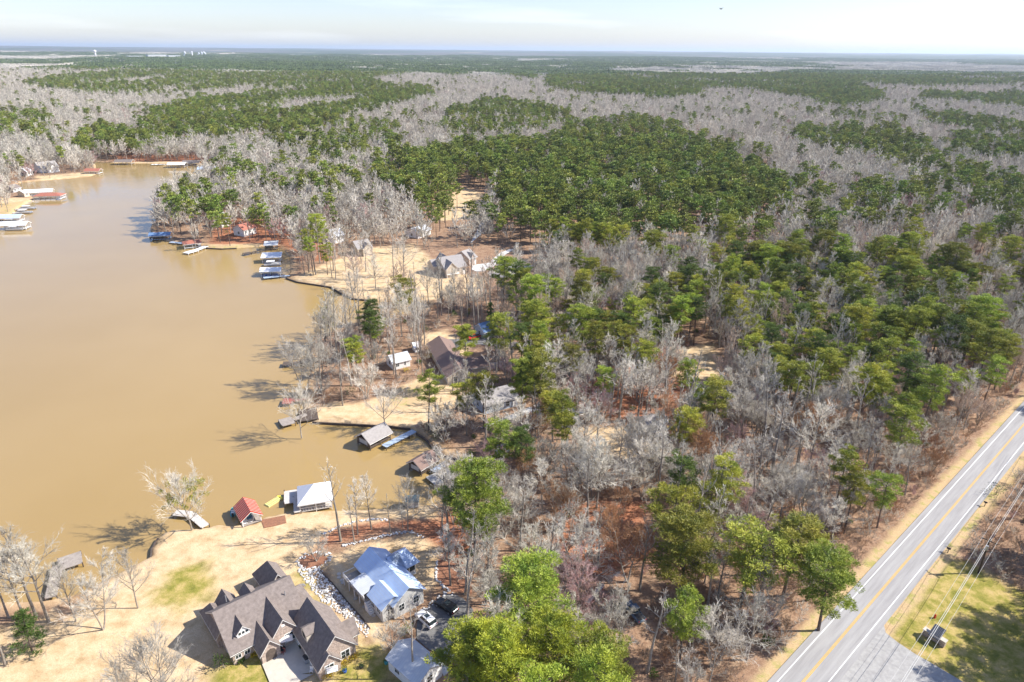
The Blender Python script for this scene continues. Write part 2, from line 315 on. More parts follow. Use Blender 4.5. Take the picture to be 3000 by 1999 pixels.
def height(X, Y):
    r = np.hypot(X, Y)
    k = sstep(650, 3500, r)
    h = (fbm(X/900+5, Y/900+2, 3)-.5)*34*k
    far = sstep(5000, 22000, r)
    h = h+far*(45+fbm(X/4200, Y/2600+40, 3)*75)
    return h
def jig(px, py, X, Y):
    a = np.clip(py-110, 4, 200)*.055
    return px+(fbm(X/28+3, Y/28, 3)-.5)*a*5, py+(fbm(X/30+50, Y/30+7, 3)-.5)*a*1.6

def road_uv(X, Y): return (X-RC.x)*RD.x+(Y-RC.y)*RD.y, (X-RC.x)*RN.x+(Y-RC.y)*RN.y

# ------------------------------------------------------------ ground, water, road
def build_ground():
    ys = [45.0]
    while ys[-1] < 52000: ys.append(ys[-1]+max(.55, (ys[-1])*.0058))
    ys = np.array(ys); us = np.linspace(-1.45, 1.45, 470)
    Yg, Ug = np.meshgrid(ys, us, indexing='ij'); Xg = Ug*(Yg+25)
    sh = Xg.shape; X = Xg.ravel(); Y = Yg.ravel()
    Z = height(X, Y)
    near = Y < 760
    s = np.full(X.shape, -99.); s[near] = sdf(X[near], Y[near], LAKE)
    jag = (fbm(X/3, Y/3, 2)-.5)*.7
    Z = np.where(s+jag*.5 > -.45, Z-np.clip((s+jag*.5+.45)*1.3, 0, 3.0), Z)+np.where(near & (s < -1), (fbm(X/14, Y/14, 3)-.5)*.25*sstep(1, 6, -s), 0)
    me = np_mesh('ground', np.stack([X, Y, Z], 1), None) if 0 else None
    n, m = sh; i = np.arange(n-1)[:, None]*m+np.arange(m-1)[None]; i = i.ravel()
    fc = np.stack([i, i+1, i+m+1, i+m], 1)
    me = np_mesh('ground', np.stack([X, Y, Z], 1), fc)
    col = np.zeros((len(X), 4), np.float32); col2 = np.zeros((len(X), 4), np.float32)
    nz = (fbm(X/2.5, Y/2.5, 3)-.5)*3
    nm = near
    def blend(polys, soft=1.3, nn=1.0):
        r = np.zeros(X.shape)
        for p in polys:
            q = np.array(p); b = nm & (X > q[:, 0].min()-5) & (X < q[:, 0].max()+5) & (Y > q[:, 1].min()-5) & (Y < q[:, 1].max()+5)
            if b.any(): r[b] = np.maximum(r[b], sstep(-soft, soft, sdf(X[b], Y[b], p)+nz[b]*nn))
        return r
    col[:, 0] = blend(LAWNS); col[:, 1] = blend(GREENS, 2.5, 1.6); col[:, 2] = blend(DARKS, 2)
    col[:, 3] = np.maximum(sstep(-4.5, 0, s+nz*.3)*.8*(s < 0), 0)     # sandy bank
    t, v = road_uv(X, Y)
    av = np.abs(v); verge = sstep(6.6, 5.0, av+nz*.25)*(t > -80); 
    side = ((v < 0) & (av < 30) & (t > -60) & (t < 60))
    col2[:, 0] = np.maximum(verge, blend(PALE, 2))
    px, py = proj(X, Y, Z+10)
    g = np.zeros(X.shape)
    for d, p in PINES: g = np.maximum(g, inpoly(px, py, p)*d)
    far = Y > 2600
    pn = fbm(X/1500+3, Y/2600+8, 4); g2 = sstep(.46, .54, pn)
    g = np.where(far, np.maximum(g, g2*.8*((py < 150) | (py > 400))), g)
    col2[:, 1] = g; col2[:, 2] = sstep(2000, 3600, Y)
    fld = (fbm(X/700+30, Y/1400+3, 2) > .86) & (Y > 3000); col2[:, 3] = fld
    for nme, c in (('zone', col), ('zone2', col2)):
        a = me.color_attributes.new(nme, 'FLOAT_COLOR', 'POINT'); a.data.foreach_set('color', c.ravel())
    me.polygons.foreach_set('use_smooth', [True]*len(me.polygons))
    m = bpy.data.materials.new('ground'); m.use_nodes = True; T = m.node_tree; N = T.nodes; L = T.links; b = N['Principled BSDF']; b.inputs['Roughness'].default_value = .95; b.inputs['Specular IOR Level'].default_value = .1
    geo = N.new('ShaderNodeNewGeometry')
    def noi(sc, det=5, ro=.65):
        n_ = N.new('ShaderNodeTexNoise'); n_.inputs['Scale'].default_value = sc; n_.inputs['Detail'].default_value = det; n_.inputs['Roughness'].default_value = ro; L.new(geo.outputs['Position'], n_.inputs['Vector']); return n_
    def ramp(src, stops):
        r = N.new('ShaderNodeValToRGB'); e = r.color_ramp.elements
        while len(e) < len(stops): e.new(.5)
        for k, (p_, c_) in enumerate(stops): e[k].position = p_; e[k].color = (*c_, 1)
        L.new(src, r.inputs[0]); return r.outputs[0]
    def mixc(f, a, b_):
        x = N.new('ShaderNodeMix'); x.data_type = 'RGBA'; L.new(f, x.inputs[0]); L.new(a, x.inputs[6]); L.new(b_, x.inputs[7]); return x.outputs[2]
    n1 = noi(.35, 8); n2 = noi(.09, 5); n3 = noi(1.6, 6, .75); n4 = noi(.012, 6)
    litter = ramp(n3.outputs[0], [(.30, (.07, .04, .026)), (.44, (.23, .135, .085)), (.58, (.41, .265, .17)), (.74, (.60, .45, .32))])
    litter2 = ramp(n1.outputs[0], [(.3, (.16, .095, .06)), (.5, (.37, .235, .15)), (.68, (.53, .39, .26))])
    lit = mixc(n2.outputs[0], litter, litter2)
    lawn = ramp(n1.outputs[0], [(.28, (.44, .30, .15)), (.45, (.62, .445, .255)), (.6, (.72, .55, .34)), (.75, (.56, .36, .19))])
    green = ramp(n1.outputs[0], [(.3, (.16, .17, .03)), (.45, (.30, .27, .06)), (.58, (.50, .38, .14)), (.75, (.58, .42, .22))])
    red = ramp(n3.outputs[0], [(.3, (.12, .05, .03)), (.5, (.40, .17, .09)), (.7, (.58, .30, .18))])
    sand = ramp(n1.outputs[0], [(.3, (.45, .28, .14)), (.6, (.72, .52, .30))])
    pale = ramp(n1.outputs[0], [(.3, (.52, .36, .20)), (.5, (.58, .42, .23)), (.62, (.40, .36, .12)), (.8, (.46, .38, .15))])
    fp = ramp(n4.outputs[0], [(.3, (.035, .065, .03)), (.6, (.07, .10, .04))])
    fb = ramp(n4.outputs[0], [(.3, (.08, .09, .08)), (.6, (.17, .16, .14))])
    fcol = ramp(n4.outputs[0], [(.3, (.28, .25, .18)), (.7, (.42, .36, .26))])
    a1 = N.new('ShaderNodeVertexColor'); a1.layer_name = 'zone'; s1 = N.new('ShaderNodeSeparateColor'); L.new(a1.outputs[0], s1.inputs[0])
    a2 = N.new('ShaderNodeVertexColor'); a2.layer_name = 'zone2'; s2 = N.new('ShaderNodeSeparateColor'); L.new(a2.outputs[0], s2.inputs[0])
    c = mixc(s1.outputs[2], lit, red); c = mixc(a1.outputs[1], c, sand); c = mixc(s1.outputs[0], c, lawn); c = mixc(s1.outputs[1], c, green); c = mixc(s2.outputs[0], c, pale)
    fc_ = mixc(s2.outputs[1], fb, fp); fc_ = mixc(a2.outputs[1], fc_, fcol); c = mixc(s2.outputs[2], c, fc_)
    n5 = noi(5.5, 3, .7); gr = ramp(n5.outputs[0], [(.3, (.70, .70, .70)), (.6, (1, 1, 1)), (.8, (1.0, .98, .95))]); mm = N.new('ShaderNodeMix'); mm.data_type = 'RGBA'; mm.blend_type = 'MULTIPLY'; mm.inputs[0].default_value = 1; L.new(c, mm.inputs[6]); L.new(gr, mm.inputs[7]); c = mm.outputs[2]
    L.new(c, b.inputs['Base Color'])
    bu = N.new('ShaderNodeBump'); bu.inputs['Strength'].default_value = .5; bu.inputs['Distance'].default_value = .25; L.new(n3.outputs[0], bu.inputs['Height']); L.new(bu.outputs[0], b.inputs['Normal'])
    me.materials.append(m)
    tag(ob('ground', me, None), kind='structure')
build_ground()

def water():
    m = bpy.data.materials.new('muddy_water'); m.use_nodes = True; T = m.node_tree; N = T.nodes; L = T.links; b = N['Principled BSDF']
    b.inputs['Roughness'].default_value = .09; b.inputs['IOR'].default_value = 1.52; b.inputs['Specular IOR Level'].default_value = .5
    geo = N.new('ShaderNodeNewGeometry')
    n = N.new('ShaderNodeTexNoise'); n.inputs['Scale'].default_value = .012; n.inputs['Detail'].default_value = 5; L.new(geo.outputs['Position'], n.inputs['Vector'])
    r = N.new('ShaderNodeValToRGB'); e = r.color_ramp.elements; e[0].position = .3; e[0].color = (.35, .235, .088, 1); e[1].position = .7; e[1].color = (.40, .275, .115, 1)
    L.new(n.outputs[0], r.inputs[0]); L.new(r.outputs[0], b.inputs['Base Color'])
    rr_ = N.new('ShaderNodeMapRange'); rr_.inputs[1].default_value = .35; rr_.inputs[2].default_value = .65; rr_.inputs[3].default_value = .04; rr_.inputs[4].default_value = .2; L.new(n.outputs[0], rr_.inputs[0]); L.new(rr_.outputs[0], b.inputs['Roughness'])
    mpn = N.new('ShaderNodeMapping'); mpn.inputs['Scale'].default_value = (1, .6, 1); L.new(geo.outputs['Position'], mpn.inputs[0])
    w1 = N.new('ShaderNodeTexNoise'); w1.inputs['Scale'].default_value = 1.3; w1.inputs['Detail'].default_value = 3; L.new(mpn.outputs[0], w1.inputs['Vector'])
    bu = N.new('ShaderNodeBump'); bu.inputs['Strength'].default_value = .35; bu.inputs['Distance'].default_value = .06; L.new(w1.outputs[0], bu.inputs['Height']); L.new(bu.outputs[0], b.inputs['Normal'])
    q = np.array(LAKE); x0, y0 = q.min(0)-25; x1, y1 = q.max(0)+15
    mb = MB(); mb.poly([(x0, 60, -.55), (x1, 60, -.55), (x1, y1, -.55), (x0, y1, -.55)])
    tag(ob('lake_water', mb, m), kind='structure')
water()

def ribbon(name, a0, a1, t0, t1, z, m, n=60, kind='structure'):   # strip along the road, offsets a0..a1 across
    mb = MB()
    for i in range(n):
        ta = t0+(t1-t0)*i/n; tb = t0+(t1-t0)*(i+1)/n
        mb.poly([(*(RC+RD*ta+RN*a0), z), (*(RC+RD*ta+RN*a1), z), (*(RC+RD*tb+RN*a1), z), (*(RC+RD*tb+RN*a0), z)][::-1])
    o = ob(name, mb, m)
    if kind: tag(o, kind=kind)
    return o
asph = mat('road_asphalt', (.375, .365, .355), (.29, .28, .275), 1.3, .9, bump=.1, detail=9, stretch=(math.atan2(.669, .743), (14, 1, 1)))
ribbon('road', -3.9, 3.9, -75, 700, .16, asph)
mk = mat('road_marking', (.82, .82, .80), (.70, .70, .68), 1.5, .8); ml_ = mat('yellow_marking', (.74, .43, .03), (.62, .36, .03), 1.5, .8)
mb = MB()
def strip(mb, a0, a1, t0, t1, z):
    mb.poly([(*(RC+RD*t0+RN*a0), z), (*(RC+RD*t1+RN*a0), z), (*(RC+RD*t1+RN*a1), z), (*(RC+RD*t0+RN*a1), z)])
for a in (2.8, -2.8):
    for t in range(-70, 600, 10): strip(mb, a-.08, a+.08, t, t+10, .166)
tag(ob('road_edge_lines', mb, mk), kind='structure')
mb = MB()
for a in (.12, -.12):
    for t in range(-70, 600, 10): strip(mb, a-.06, a+.06, t, t+10, .166)
tag(ob('road_centre_lines', mb, ml_), kind='structure')

def sheet(name, pts, z, m, kind='structure', nat=True):
    mb = MB(); mb.poly([(*(P(x, y, z) if nat else V(x, y, z))[:2], z) for x, y in pts])
    nrm = mb.mesh('t'); 
    if nrm.polygons[0].normal.z < 0: mb.f = [f[::-1] for f in mb.f]
    o = ob(name, mb, m)
    if kind: tag(o, kind=kind)
    return o
def T2(c, r, pts): return [(1000*c+x/2.353, (0, 667, 1333)[r]+y/2.353) for x, y in pts]
sheet('gravel_apron', T2(2, 2, [(930,1700),(1400,1120),(1388,1175),(1400,1225),(1480,1290),(1600,1370),(1750,1455),(1900,1545),(2060,1640),(2060,1800),(930,1800)]), .15, M['gravel'])
hz = lambda pts, ox=580, oy=1600, s=3.93: [(ox+x/s, oy+y/s) for x, y in pts]
sheet('parking_court', hz([(700,1265),(1080,1000),(1160,1010),(1390,1460),(1290,1455),(1185,1475),(1330,1475),(1150,1568),(1160,1700),(860,1660)]), .16, M['conc'])
sheet('driveway', [(1180+x/5.62, 1720+y/5.62) for x, y in [(230,640),(260,480),(420,330),(560,230),(700,130),(830,110),(1000,190),(1160,370),(1150,600),(1100,900),(850,1090),(640,1110),(430,1030),(230,860)]], .16, M['asph_d'])
sheet('white_driveway', [(1240+x/6.19, 700+y/6.19) for x, y in [(880,560),(890,480),(1200,430),(1280,350),(1400,250),(1560,190),(1640,190),(1500,280),(1400,350),(1330,440),(1280,500),(1100,590),(960,590)]], .16, M['concw'])
sheet('gravel_turnaround', [(1240+x/6.19, 700+y/6.19) for x, y in [(1250,700),(1150,620),(1280,560),(1360,440),(1700,430),(1760,500),(2000,470),(1900,560),(1740,620),(1480,700)]], .14, mat('pale_gravel', (.55,.52,.49), (.45,.42,.40), 1, .95, detail=8))
sheet('woodland_drive', [(x, y) for x, y in [(1100,522),(1125,458),(1130,458),(1128,485),(1105,540),(1080,560)]], .14, M['concw'], nat=False)
sheet('side_drive', [(x, y) for x, y in [(985,795),(1010,780),(1120,778),(1220,790),(1220,800),(1100,792),(1000,806)]], .15, M['asph_d'], nat=False)
sheet('dirt_lane', [(x, y) for x, y in [(1090,840),(1330,800),(1420,770),(1425,778),(1330,815),(1100,855)]], .13, mat('dirt', (.62,.46,.34), (.52,.38,.28), .8, .95), nat=False)
sheet('house_lane', [(1045,985),(1060,975),(1230,930),(1340,940),(1345,950),(1235,945),(1100,985)][2:]+[(1230,930)], .15, M['concw'], nat=False)
o_ = MB(); o_.prism([(*P(x, y)[:2], .09) for x, y in T2(0,2,[(1800,450),(1965,418),(1975,470),(1900,490),(1820,505)])[::-1]], -1.4); tag(ob('mulch_bed', o_, 'mulch'), kind='structure')
sheet('garden_bed', T2(1,2,[(660,740),(690,700),(860,690),(900,830),(900,960),(760,940),(700,910),(655,850)]), .06, M['mulch'])
sheet('shade_bed', hz([(1160,200),(1200,110),(1400,90),(1500,140),(1440,210),(1300,270),(1200,250)]), .07, M['mulch'])

# ------------------------------------------------------------ trees: prototypes
def rv(rng, s=1.0): return Vector((rng.uniform(-s, s), rng.uniform(-s, s), rng.uniform(-s, s)))
def twigcone(v, f, a, b, r):
    d = b-a; x = d.cross(Vector((.3, .5, .8))); 
    if x.length < 1e-6: x = Vector((1, 0, 0))
    x.normalize(); y = d.cross(x).normalized(); n = len(v)
    for k in range(3): t = 2.094*k; v.append(tuple(a+x*(r*math.cos(t))+y*(r*math.sin(t))))
    v.append(tuple(b)); f += [(n, n+1, n+3), (n+1, n+2, n+3), (n+2, n, n+3)]
def bare_tree(seed, h=18, spread=.55, start=.35, n1=12, n2=6, n3=5, tw=.025, fork=0, cw=.9, low=False):
    """returns (trunk mesh builder, twig mesh builder)"""
    rng = random.Random(seed); tr = MB(); cr = MB(); r0 = (h*.0125+.03) if h > 6 else h*.007
    stems = [(Vector((0, 0, -.3)), Vector((rng.uniform(-.06, .06), rng.uniform(-.06, .06), 1)), h, r0)]
    if fork: stems = [(Vector((rng.uniform(-.2, .2), rng.uniform(-.2, .2), -.3)), Vector((math.cos(6.28*k/fork+rng.random())*.28, math.sin(6.28*k/fork+rng.random())*.28, 1)), h*rng.uniform(.8, 1), r0*.75) for k in range(fork)]
    def walk(p, d, L, seg, wob, up):
        pts = [p.copy()]; d = d.normalized()
        for i in range(seg):
            d = (d+rv(rng, wob)+Vector((0, 0, up))).normalized(); p = p+d*(L/seg); pts.append(p.copy())
        return pts
    def at(pts, t):
        x = t*(len(pts)-1); i = min(int(x), len(pts)-2); return pts[i].lerp(pts[i+1], x-i), (pts[i+1]-pts[i]).normalized()
    for sp, sdv, sh_, sr in stems:
        pts = walk(sp, sdv, sh_*.93, 7, .07, .1); nn = len(pts)
        tr.tube(pts, [sr*(1-.86*i/(nn-1)) for i in range(nn)], 5 if low else 7)
        cnt = n1 if not fork else max(4, int(n1*1.5/fork))
        for i in range(cnt):
            t = start+(1-start)*(i+rng.random()*.8)/cnt*.97; q, dd = at(pts, t); az = i*2.4+rng.random()*1.2
            el = .35+.75*(t-start)/(1-start)+rng.uniform(-.1, .25)
            L1 = sh_*spread*(1.05-.75*((t-start)/(1-start)))*rng.uniform(.6, 1.1)*.62
            d1 = Vector((math.cos(az), math.sin(az), math.tan(min(el, 1.25))))
            b1 = walk(q, d1, L1, 4, .16, .1); r1 = sr*(1-.8*t)*.5
            tr.tube(b1, [r1*(1-.8*k/4)+.012 for k in range(5)], 4)
            for j in range(n2):
                t2 = .25+.75*(j+rng.random())/n2; q2, e2 = at(b1, min(t2, 1)); d2 = (e2*1.1+rv(rng, .8)+Vector((0, 0, .35))).normalized(); L2 = L1*rng.uniform(.3, .55)
                if low: twigcone(cr.v, cr.f, q2, q2+d2*L2, tw*2.4)
                else:
                    m_ = q2+d2*L2*.5; e_ = m_+(d2+rv(rng, .25)).normalized()*L2*.5; cr.tube([q2, m_, e_], [tw*1.4, tw, tw*.5], 3); b2 = [q2, m_, e_]
                for k in range(n3):
                    t3 = rng.uniform(.2, 1); q3 = q2+d2*L2*t3; d3 = (d2+rv(rng, .9)+Vector((0, 0, .25))).normalized(); L3 = L2*rng.uniform(.35, .7)*cw
                    twigcone(cr.v, cr.f, q3, q3+d3*L3, tw*(1.0 if not low else 1.9))
                    if not low:
                        for _ in range(4):
                            q4 = q3+d3*L3*rng.uniform(.2, .9); d4 = (d3+rv(rng, .8)).normalized(); twigcone(cr.v, cr.f, q4, q4+d4*L3*rng.uniform(.3, .7), tw*.7)
    return tr, cr
def leafblob(v, f, rng, c, r, n, ln, wd, flat=.6, up=.5):
    for _ in range(n):
        d = Vector((rng.gauss(0, 1), rng.gauss(0, 1), rng.gauss(0, 1)*flat)).normalized()
        p = c+Vector((d.x, d.y, d.z*flat))*r*rng.uniform(.35, 1)
        o = (d+Vector((0, 0, up))+rv(rng, .5)).normalized(); s = o.cross(rv(rng)).normalized()
        l = ln*rng.uniform(.6, 1.3); w_ = wd*rng.uniform(.7, 1.3); k = len(v)
        v += [tuple(p-s*w_), tuple(p+o*l*.55+s*w_*.9), tuple(p+o*l), tuple(p+o*l*.4-s*w_*1.5)]; f += [(k, k+1, k+2, k+3)]
def pine_tree(seed, h=24, cr_=.45, rad=4.2, nl=22, ncl=5, nt_=26, ln=.5, wd=.05, shape='round', low=False):
    rng = random.Random(seed); tr = MB(); cr = MB(); r0 = h*.0115+.04
    pts = [Vector((0, 0, -.3))]; d = Vector((rng.uniform(-.04, .04), rng.uniform(-.04, .04), 1))
    for i in range(6): d = (d+rv(rng, .03)+Vector((0, 0, .05))).normalized(); pts.append(pts[-1]+d*(h*.97/6))
    tr.tube(pts, [r0*(1-.8*i/6) for i in range(7)], 5 if low else 7)
    for i in range(nl):
        u = (i+rng.random()*.7)/nl; z = h*(1-cr_)+h*cr_*u
        x = z/(h*.97)*6; k = min(int(x), 5); q = pts[k].lerp(pts[k+1], min(x-k, 1))
        if shape == 'round': rr = rad*math.sqrt(max(.03, 1-(abs(u-.42)/.62)**2.0))*rng.uniform(.35, 1.2)
        elif shape == 'cone': rr = rad*(1.02-u)*rng.uniform(.8, 1.1)+.3
        else: rr = rad*math.sqrt(max(.05, 1-(abs(u-.6)/.75)**2))*rng.uniform(.3, 1.25)
        az = i*2.4+rng.random(); dv = Vector((math.cos(az), math.sin(az), rng.uniform(.05, .4)))
        e = q+dv*rr
        if not low: tr.tube([q, q+dv*rr*.5+Vector((0, 0, -.1)), e], [.09, .06, .03], 3)
        elif i % 2 == 0: twigcone(tr.v, tr.f, q, e, .12)
        for j in range(ncl):
            t = 1-.75*(j/ncl)*rng.random() if j else 1
            c = q.lerp(e, t)+Vector((rng.uniform(-1, 1), rng.uniform(-1, 1), rng.uniform(-.3, .7)))*(rad*.22)
            leafblob(cr.v, cr.f, rng, c, rad*(.2 if low else .165)*rng.uniform(.7, 1.4), nt_, ln, wd, .45)
    leafblob(cr.v, cr.f, rng, pts[-1], rad*.25, nt_*2, ln, wd)
    return tr, cr
def bush(seed, r=1.2, n=170, ln=.3, wd=.07, flat=.8):
    rng = random.Random(seed); cr = MB()
    for _ in range(9): leafblob(cr.v, cr.f, rng, Vector((rng.uniform(-.6, .6)*r, rng.uniform(-.6, .6)*r, r*rng.uniform(.35, .9))), r*.55, n//9, ln, wd, flat)
    tr = MB()
    for _ in range(5): tr.tube([(0, 0, -.1), (rng.uniform(-.4, .4)*r, rng.uniform(-.4, .4)*r, r*.8)], [.05, .02], 4)
    return tr, cr
PINE_NEAR = [pine_tree(1, 25, .48, 4.4, 28, 5, 95), pine_tree(2, 27, .42, 4.0, 26, 5, 95), pine_tree(3, 22, .55, 4.6, 28, 5, 95, shape='flat'),
             pine_tree(4, 24, .38, 3.4, 22, 5, 75), pine_tree(5, 20, .5, 3.6, 22, 5, 75, shape='flat'), pine_tree(6, 26, .6, 5.4, 44, 6, 110)]
PINE_LOW = [pine_tree(11, 24, .42, 4.6, 15, 4, 18, 1.0, .28, low=True), pine_tree(12, 25, .38, 4.2, 14, 4, 18, 1.0, .28, low=True), pine_tree(13, 21, .5, 4.8, 15, 4, 18, 1.0, .28, shape='flat', low=True), pine_tree(14, 19, .6, 3.0, 12, 3, 12, 1.0, .26, shape='cone', low=True)]
BARE_NEAR = [bare_tree(21, 18, .62, .3, 17, 8, 8), bare_tree(22, 21, .42, .4, 17, 8, 7), bare_tree(23, 15, .8, .22, 17, 8, 8, fork=3), bare_tree(24, 19, .5, .45, 15, 8, 8), bare_tree(25, 17, .75, .3, 18, 8, 8, fork=2), bare_tree(26, 13, .7, .2, 16, 8, 7, fork=4)]
BARE_LOW = [bare_tree(31, 18, .66, .28, 14, 5, 6, .05, low=True), bare_tree(32, 20, .5, .33, 14, 5, 6, .05, low=True), bare_tree(33, 15, .8, .2, 15, 5, 6, .05, fork=2, low=True)]
SPARSE = [bare_tree(41, 22, .34, .45, 11, 4, 3), bare_tree(42, 24, .30, .5, 9, 4, 3)]
TREEMESH = {}
def tmesh(key, pair, tm, cm):
    a = pair[0].mesh(key+'_trunk'); a.materials.append(M[tm]); b = pair[1].mesh(key+'_crown'); b.materials.append(M[cm]); TREEMESH[key] = (a, b, max(v[2] for v in pair[0].v))
for i, p in enumerate(PINE_NEAR): tmesh('pine%d' % i, p, 'pbark', 'needle')
tmesh('pined', PINE_NEAR[0], 'pbark', 'needle_dark'); tmesh('piney', PINE_NEAR[5], 'pbark', 'needle_yel'); tmesh('piney2', PINE_NEAR[2], 'pbark', 'needle_yel')
tmesh('cedar', pine_tree(9, 11, .92, 2.3, 30, 4, 30, shape='cone'), 'pbark', 'leaf')
for i, p in enumerate(BARE_NEAR): tmesh('bare%d' % i, p, 'bark', 'twig')
for i, p in enumerate(SPARSE): tmesh('slim%d' % i, p, 'bark', 'twig')
tmesh('bare_red', BARE_NEAR[2], 'bark', 'twig_red'); tmesh('bare_brown', BARE_NEAR[4], 'bark', 'twig_brown')
tmesh('big', bare_tree(51, 15, 1.0, .2, 18, 8, 7, tw=.028), 'bark', 'twig')
tmesh('big2', bare_tree(52, 17, .9, .25, 18, 8, 7, tw=.028, fork=2), 'bark', 'twig')
def tree(kind, x, y, hgt, name, label, group=None, rz=None, cat=None, wide=1.0, lean=None):
    a, b, h0 = TREEMESH[kind]; s = hgt/h0
    z = float(height(np.array([x]), np.array([y]))[0])
    t = thing(name, label, cat or ('pine tree' if 'pine' in name else 'bare tree'), (x, y, z), rz if rz is not None else random.uniform(0, 6.28), group)
    t.scale = (s*wide, s*wide, s)
    if lean: t.rotation_euler = (lean[0], lean[1], t.rotation_euler[2])
    for nm, me in (('trunk', a), ('crown', b)):
        o = bpy.data.objects.new(nm, me); COL.objects.link(o); o.parent = t
    return t
TAKEN = []      # (x, y, radius) spots kept free of scattered trees

def scatter(name, pts, idx, scl, rot, protos, label, cat):
    coll = bpy.data.collections.new(name+'_kinds')
    for k, me in enumerate(protos):
        coll.objects.link(bpy.data.objects.new('%s_kind_%02d' % (name, k), me))
    me = bpy.data.meshes.new(name); me.vertices.add(len(pts)); me.vertices.foreach_set('co', np.asarray(pts, np.float32).ravel())
    for nm, ty, dat in (('idx', 'INT', idx), ('scl', 'FLOAT', scl), ('rot', 'FLOAT', rot)):
        a = me.attributes.new(nm, ty, 'POINT'); a.data.foreach_set('value', np.asarray(dat, np.int32 if ty == 'INT' else np.float32))
    o = bpy.data.objects.new(name, me); COL.objects.link(o)
    ng = bpy.data.node_groups.new(name, 'GeometryNodeTree'); ng.interface.new_socket('Geometry', in_out='INPUT', socket_type='NodeSocketGeometry'); ng.interface.new_socket('Geometry', in_out='OUTPUT', socket_type='NodeSocketGeometry')
    N = ng.nodes; L = ng.links; gi = N.new('NodeGroupInput'); go = N.new('NodeGroupOutput'); ip = N.new('GeometryNodeInstanceOnPoints'); ci = N.new('GeometryNodeCollectionInfo')
    ci.inputs[0].default_value = coll; ci.inputs['Separate Children'].default_value = True; ci.inputs['Reset Children'].default_value = True
    def na(nm, ty):
        n = N.new('GeometryNodeInputNamedAttribute'); n.data_type = ty; n.inputs[0].default_value = nm; return [q for q in n.outputs if q.enabled and q.name == 'Attribute'][0]
    cx = N.new('ShaderNodeCombineXYZ'); L.new(na('rot', 'FLOAT'), cx.inputs[2])
    L.new(gi.outputs[0], ip.inputs['Points']); L.new(ci.outputs[0], ip.inputs['Instance']); ip.inputs['Pick Instance'].default_value = True
    L.new(na('idx', 'INT'), ip.inputs['Instance Index']); L.new(cx.outputs[0], ip.inputs['Rotation']); L.new(na('scl', 'FLOAT'), ip.inputs['Scale']); L.new(ip.outputs[0], go.inputs[0])
    md = o.modifiers.new('scatter', 'NODES'); md.node_group = ng
    return tag(o, label, cat, kind='stuff')
def joined(key):        # one mesh holding trunk and crown
    pr, tm, cm = key; v = pr[0].v+pr[1].v; n = len(pr[0].v); f = list(pr[0].f)+[tuple(i+n for i in q) for q in pr[1].f]
    me = bpy.data.meshes.new('tree'); me.from_pydata(v, [], f); me.materials.append(M[tm]); me.materials.append(M[cm])
    mi = np.zeros(len(f), np.int32); mi[len(pr[0].f):] = 1; me.polygons.foreach_set('material_index', mi); me.update(); return me

# ------------------------------------------------------------ building kit
def slab(Rf, Fa, pts, th=.12):
    Rf.prism(pts, -th)
    if Fa is not None: Fa.prism([(p[0], p[1], p[2]-th-.004) for p in pts], -.16)
def gable(W, Rf, Fa, u0, u1, v0, v1, ze, zr, axis='u', oh=.45, hip=(0, 0), zb=-.3, walls=True):
    sw = (lambda a, b, c: (a, b, c)) if axis == 'u' else (lambda a, b, c: (b, a, c))
    if axis == 'v': u0, u1, v0, v1 = v0, v1, u0, u1
    vc = (v0+v1)/2; hv = (v1-v0)/2; sl = (zr-ze)/hv; ez = ze-oh*sl; w = hv+oh
    h0 = hip[0]*hv; h1 = hip[1]*hv; a0 = u0-oh; a1 = u1+oh; r0 = a0+(h0+oh if h0 else 0); r1 = a1-(h1+oh if h1 else 0)
    A = [sw(a0, vc-w, ez), sw(a1, vc-w, ez), sw(a1, vc+w, ez), sw(a0, vc+w, ez)]; r = sw(r0, vc, zr); q = sw(r1, vc, zr)
    planes = [[A[0], A[1], q, r], [A[2], A[3], r, q]]
    if h0: planes.append([A[3], A[0], r])
    if h1: planes.append([A[1], A[2], q])
    for p in planes:
        n = (Vector(p[1])-Vector(p[0])).cross(Vector(p[2])-Vector(p[0]))
        if n.z < 0: p = p[::-1]
        slab(Rf, Fa, p)
    if walls:
        x0, y0, _ = sw(u0, v0, 0); x1, y1, _ = sw(u1, v1, 0); x0, x1 = sorted((x0, x1)); y0, y1 = sorted((y0, y1))
        W.box(x0, x1, y0, y1, zb, ze-.02)
        for uu, hh in ((u0, h0), (u1, h1)):
            if not hh:
                s_ = -1 if uu == u0 else 1
                W.prism([sw(uu, v0, ze-.02), sw(uu, v1, ze-.02), sw(uu, vc, zr-.28)], off=Vector(sw(-s_*.12, 0, 0)))
FD = {'v-': ((1, 0), (0, -1)), 'v+': ((1, 0), (0, 1)), 'u-': ((0, 1), (-1, 0)), 'u+': ((0, 1), (1, 0))}
def fbox(mb, u, v, face, z0, z1, w, d0, d1):
    (tx, ty), (nx, ny) = FD[face]
    xs = sorted((u-tx*w/2+nx*d0, u+tx*w/2+nx*d1)); ys = sorted((v-ty*w/2+ny*d0, v+ty*w/2+ny*d1)); mb.box(xs[0], xs[1], ys[0], ys[1], z0, z1); return mb
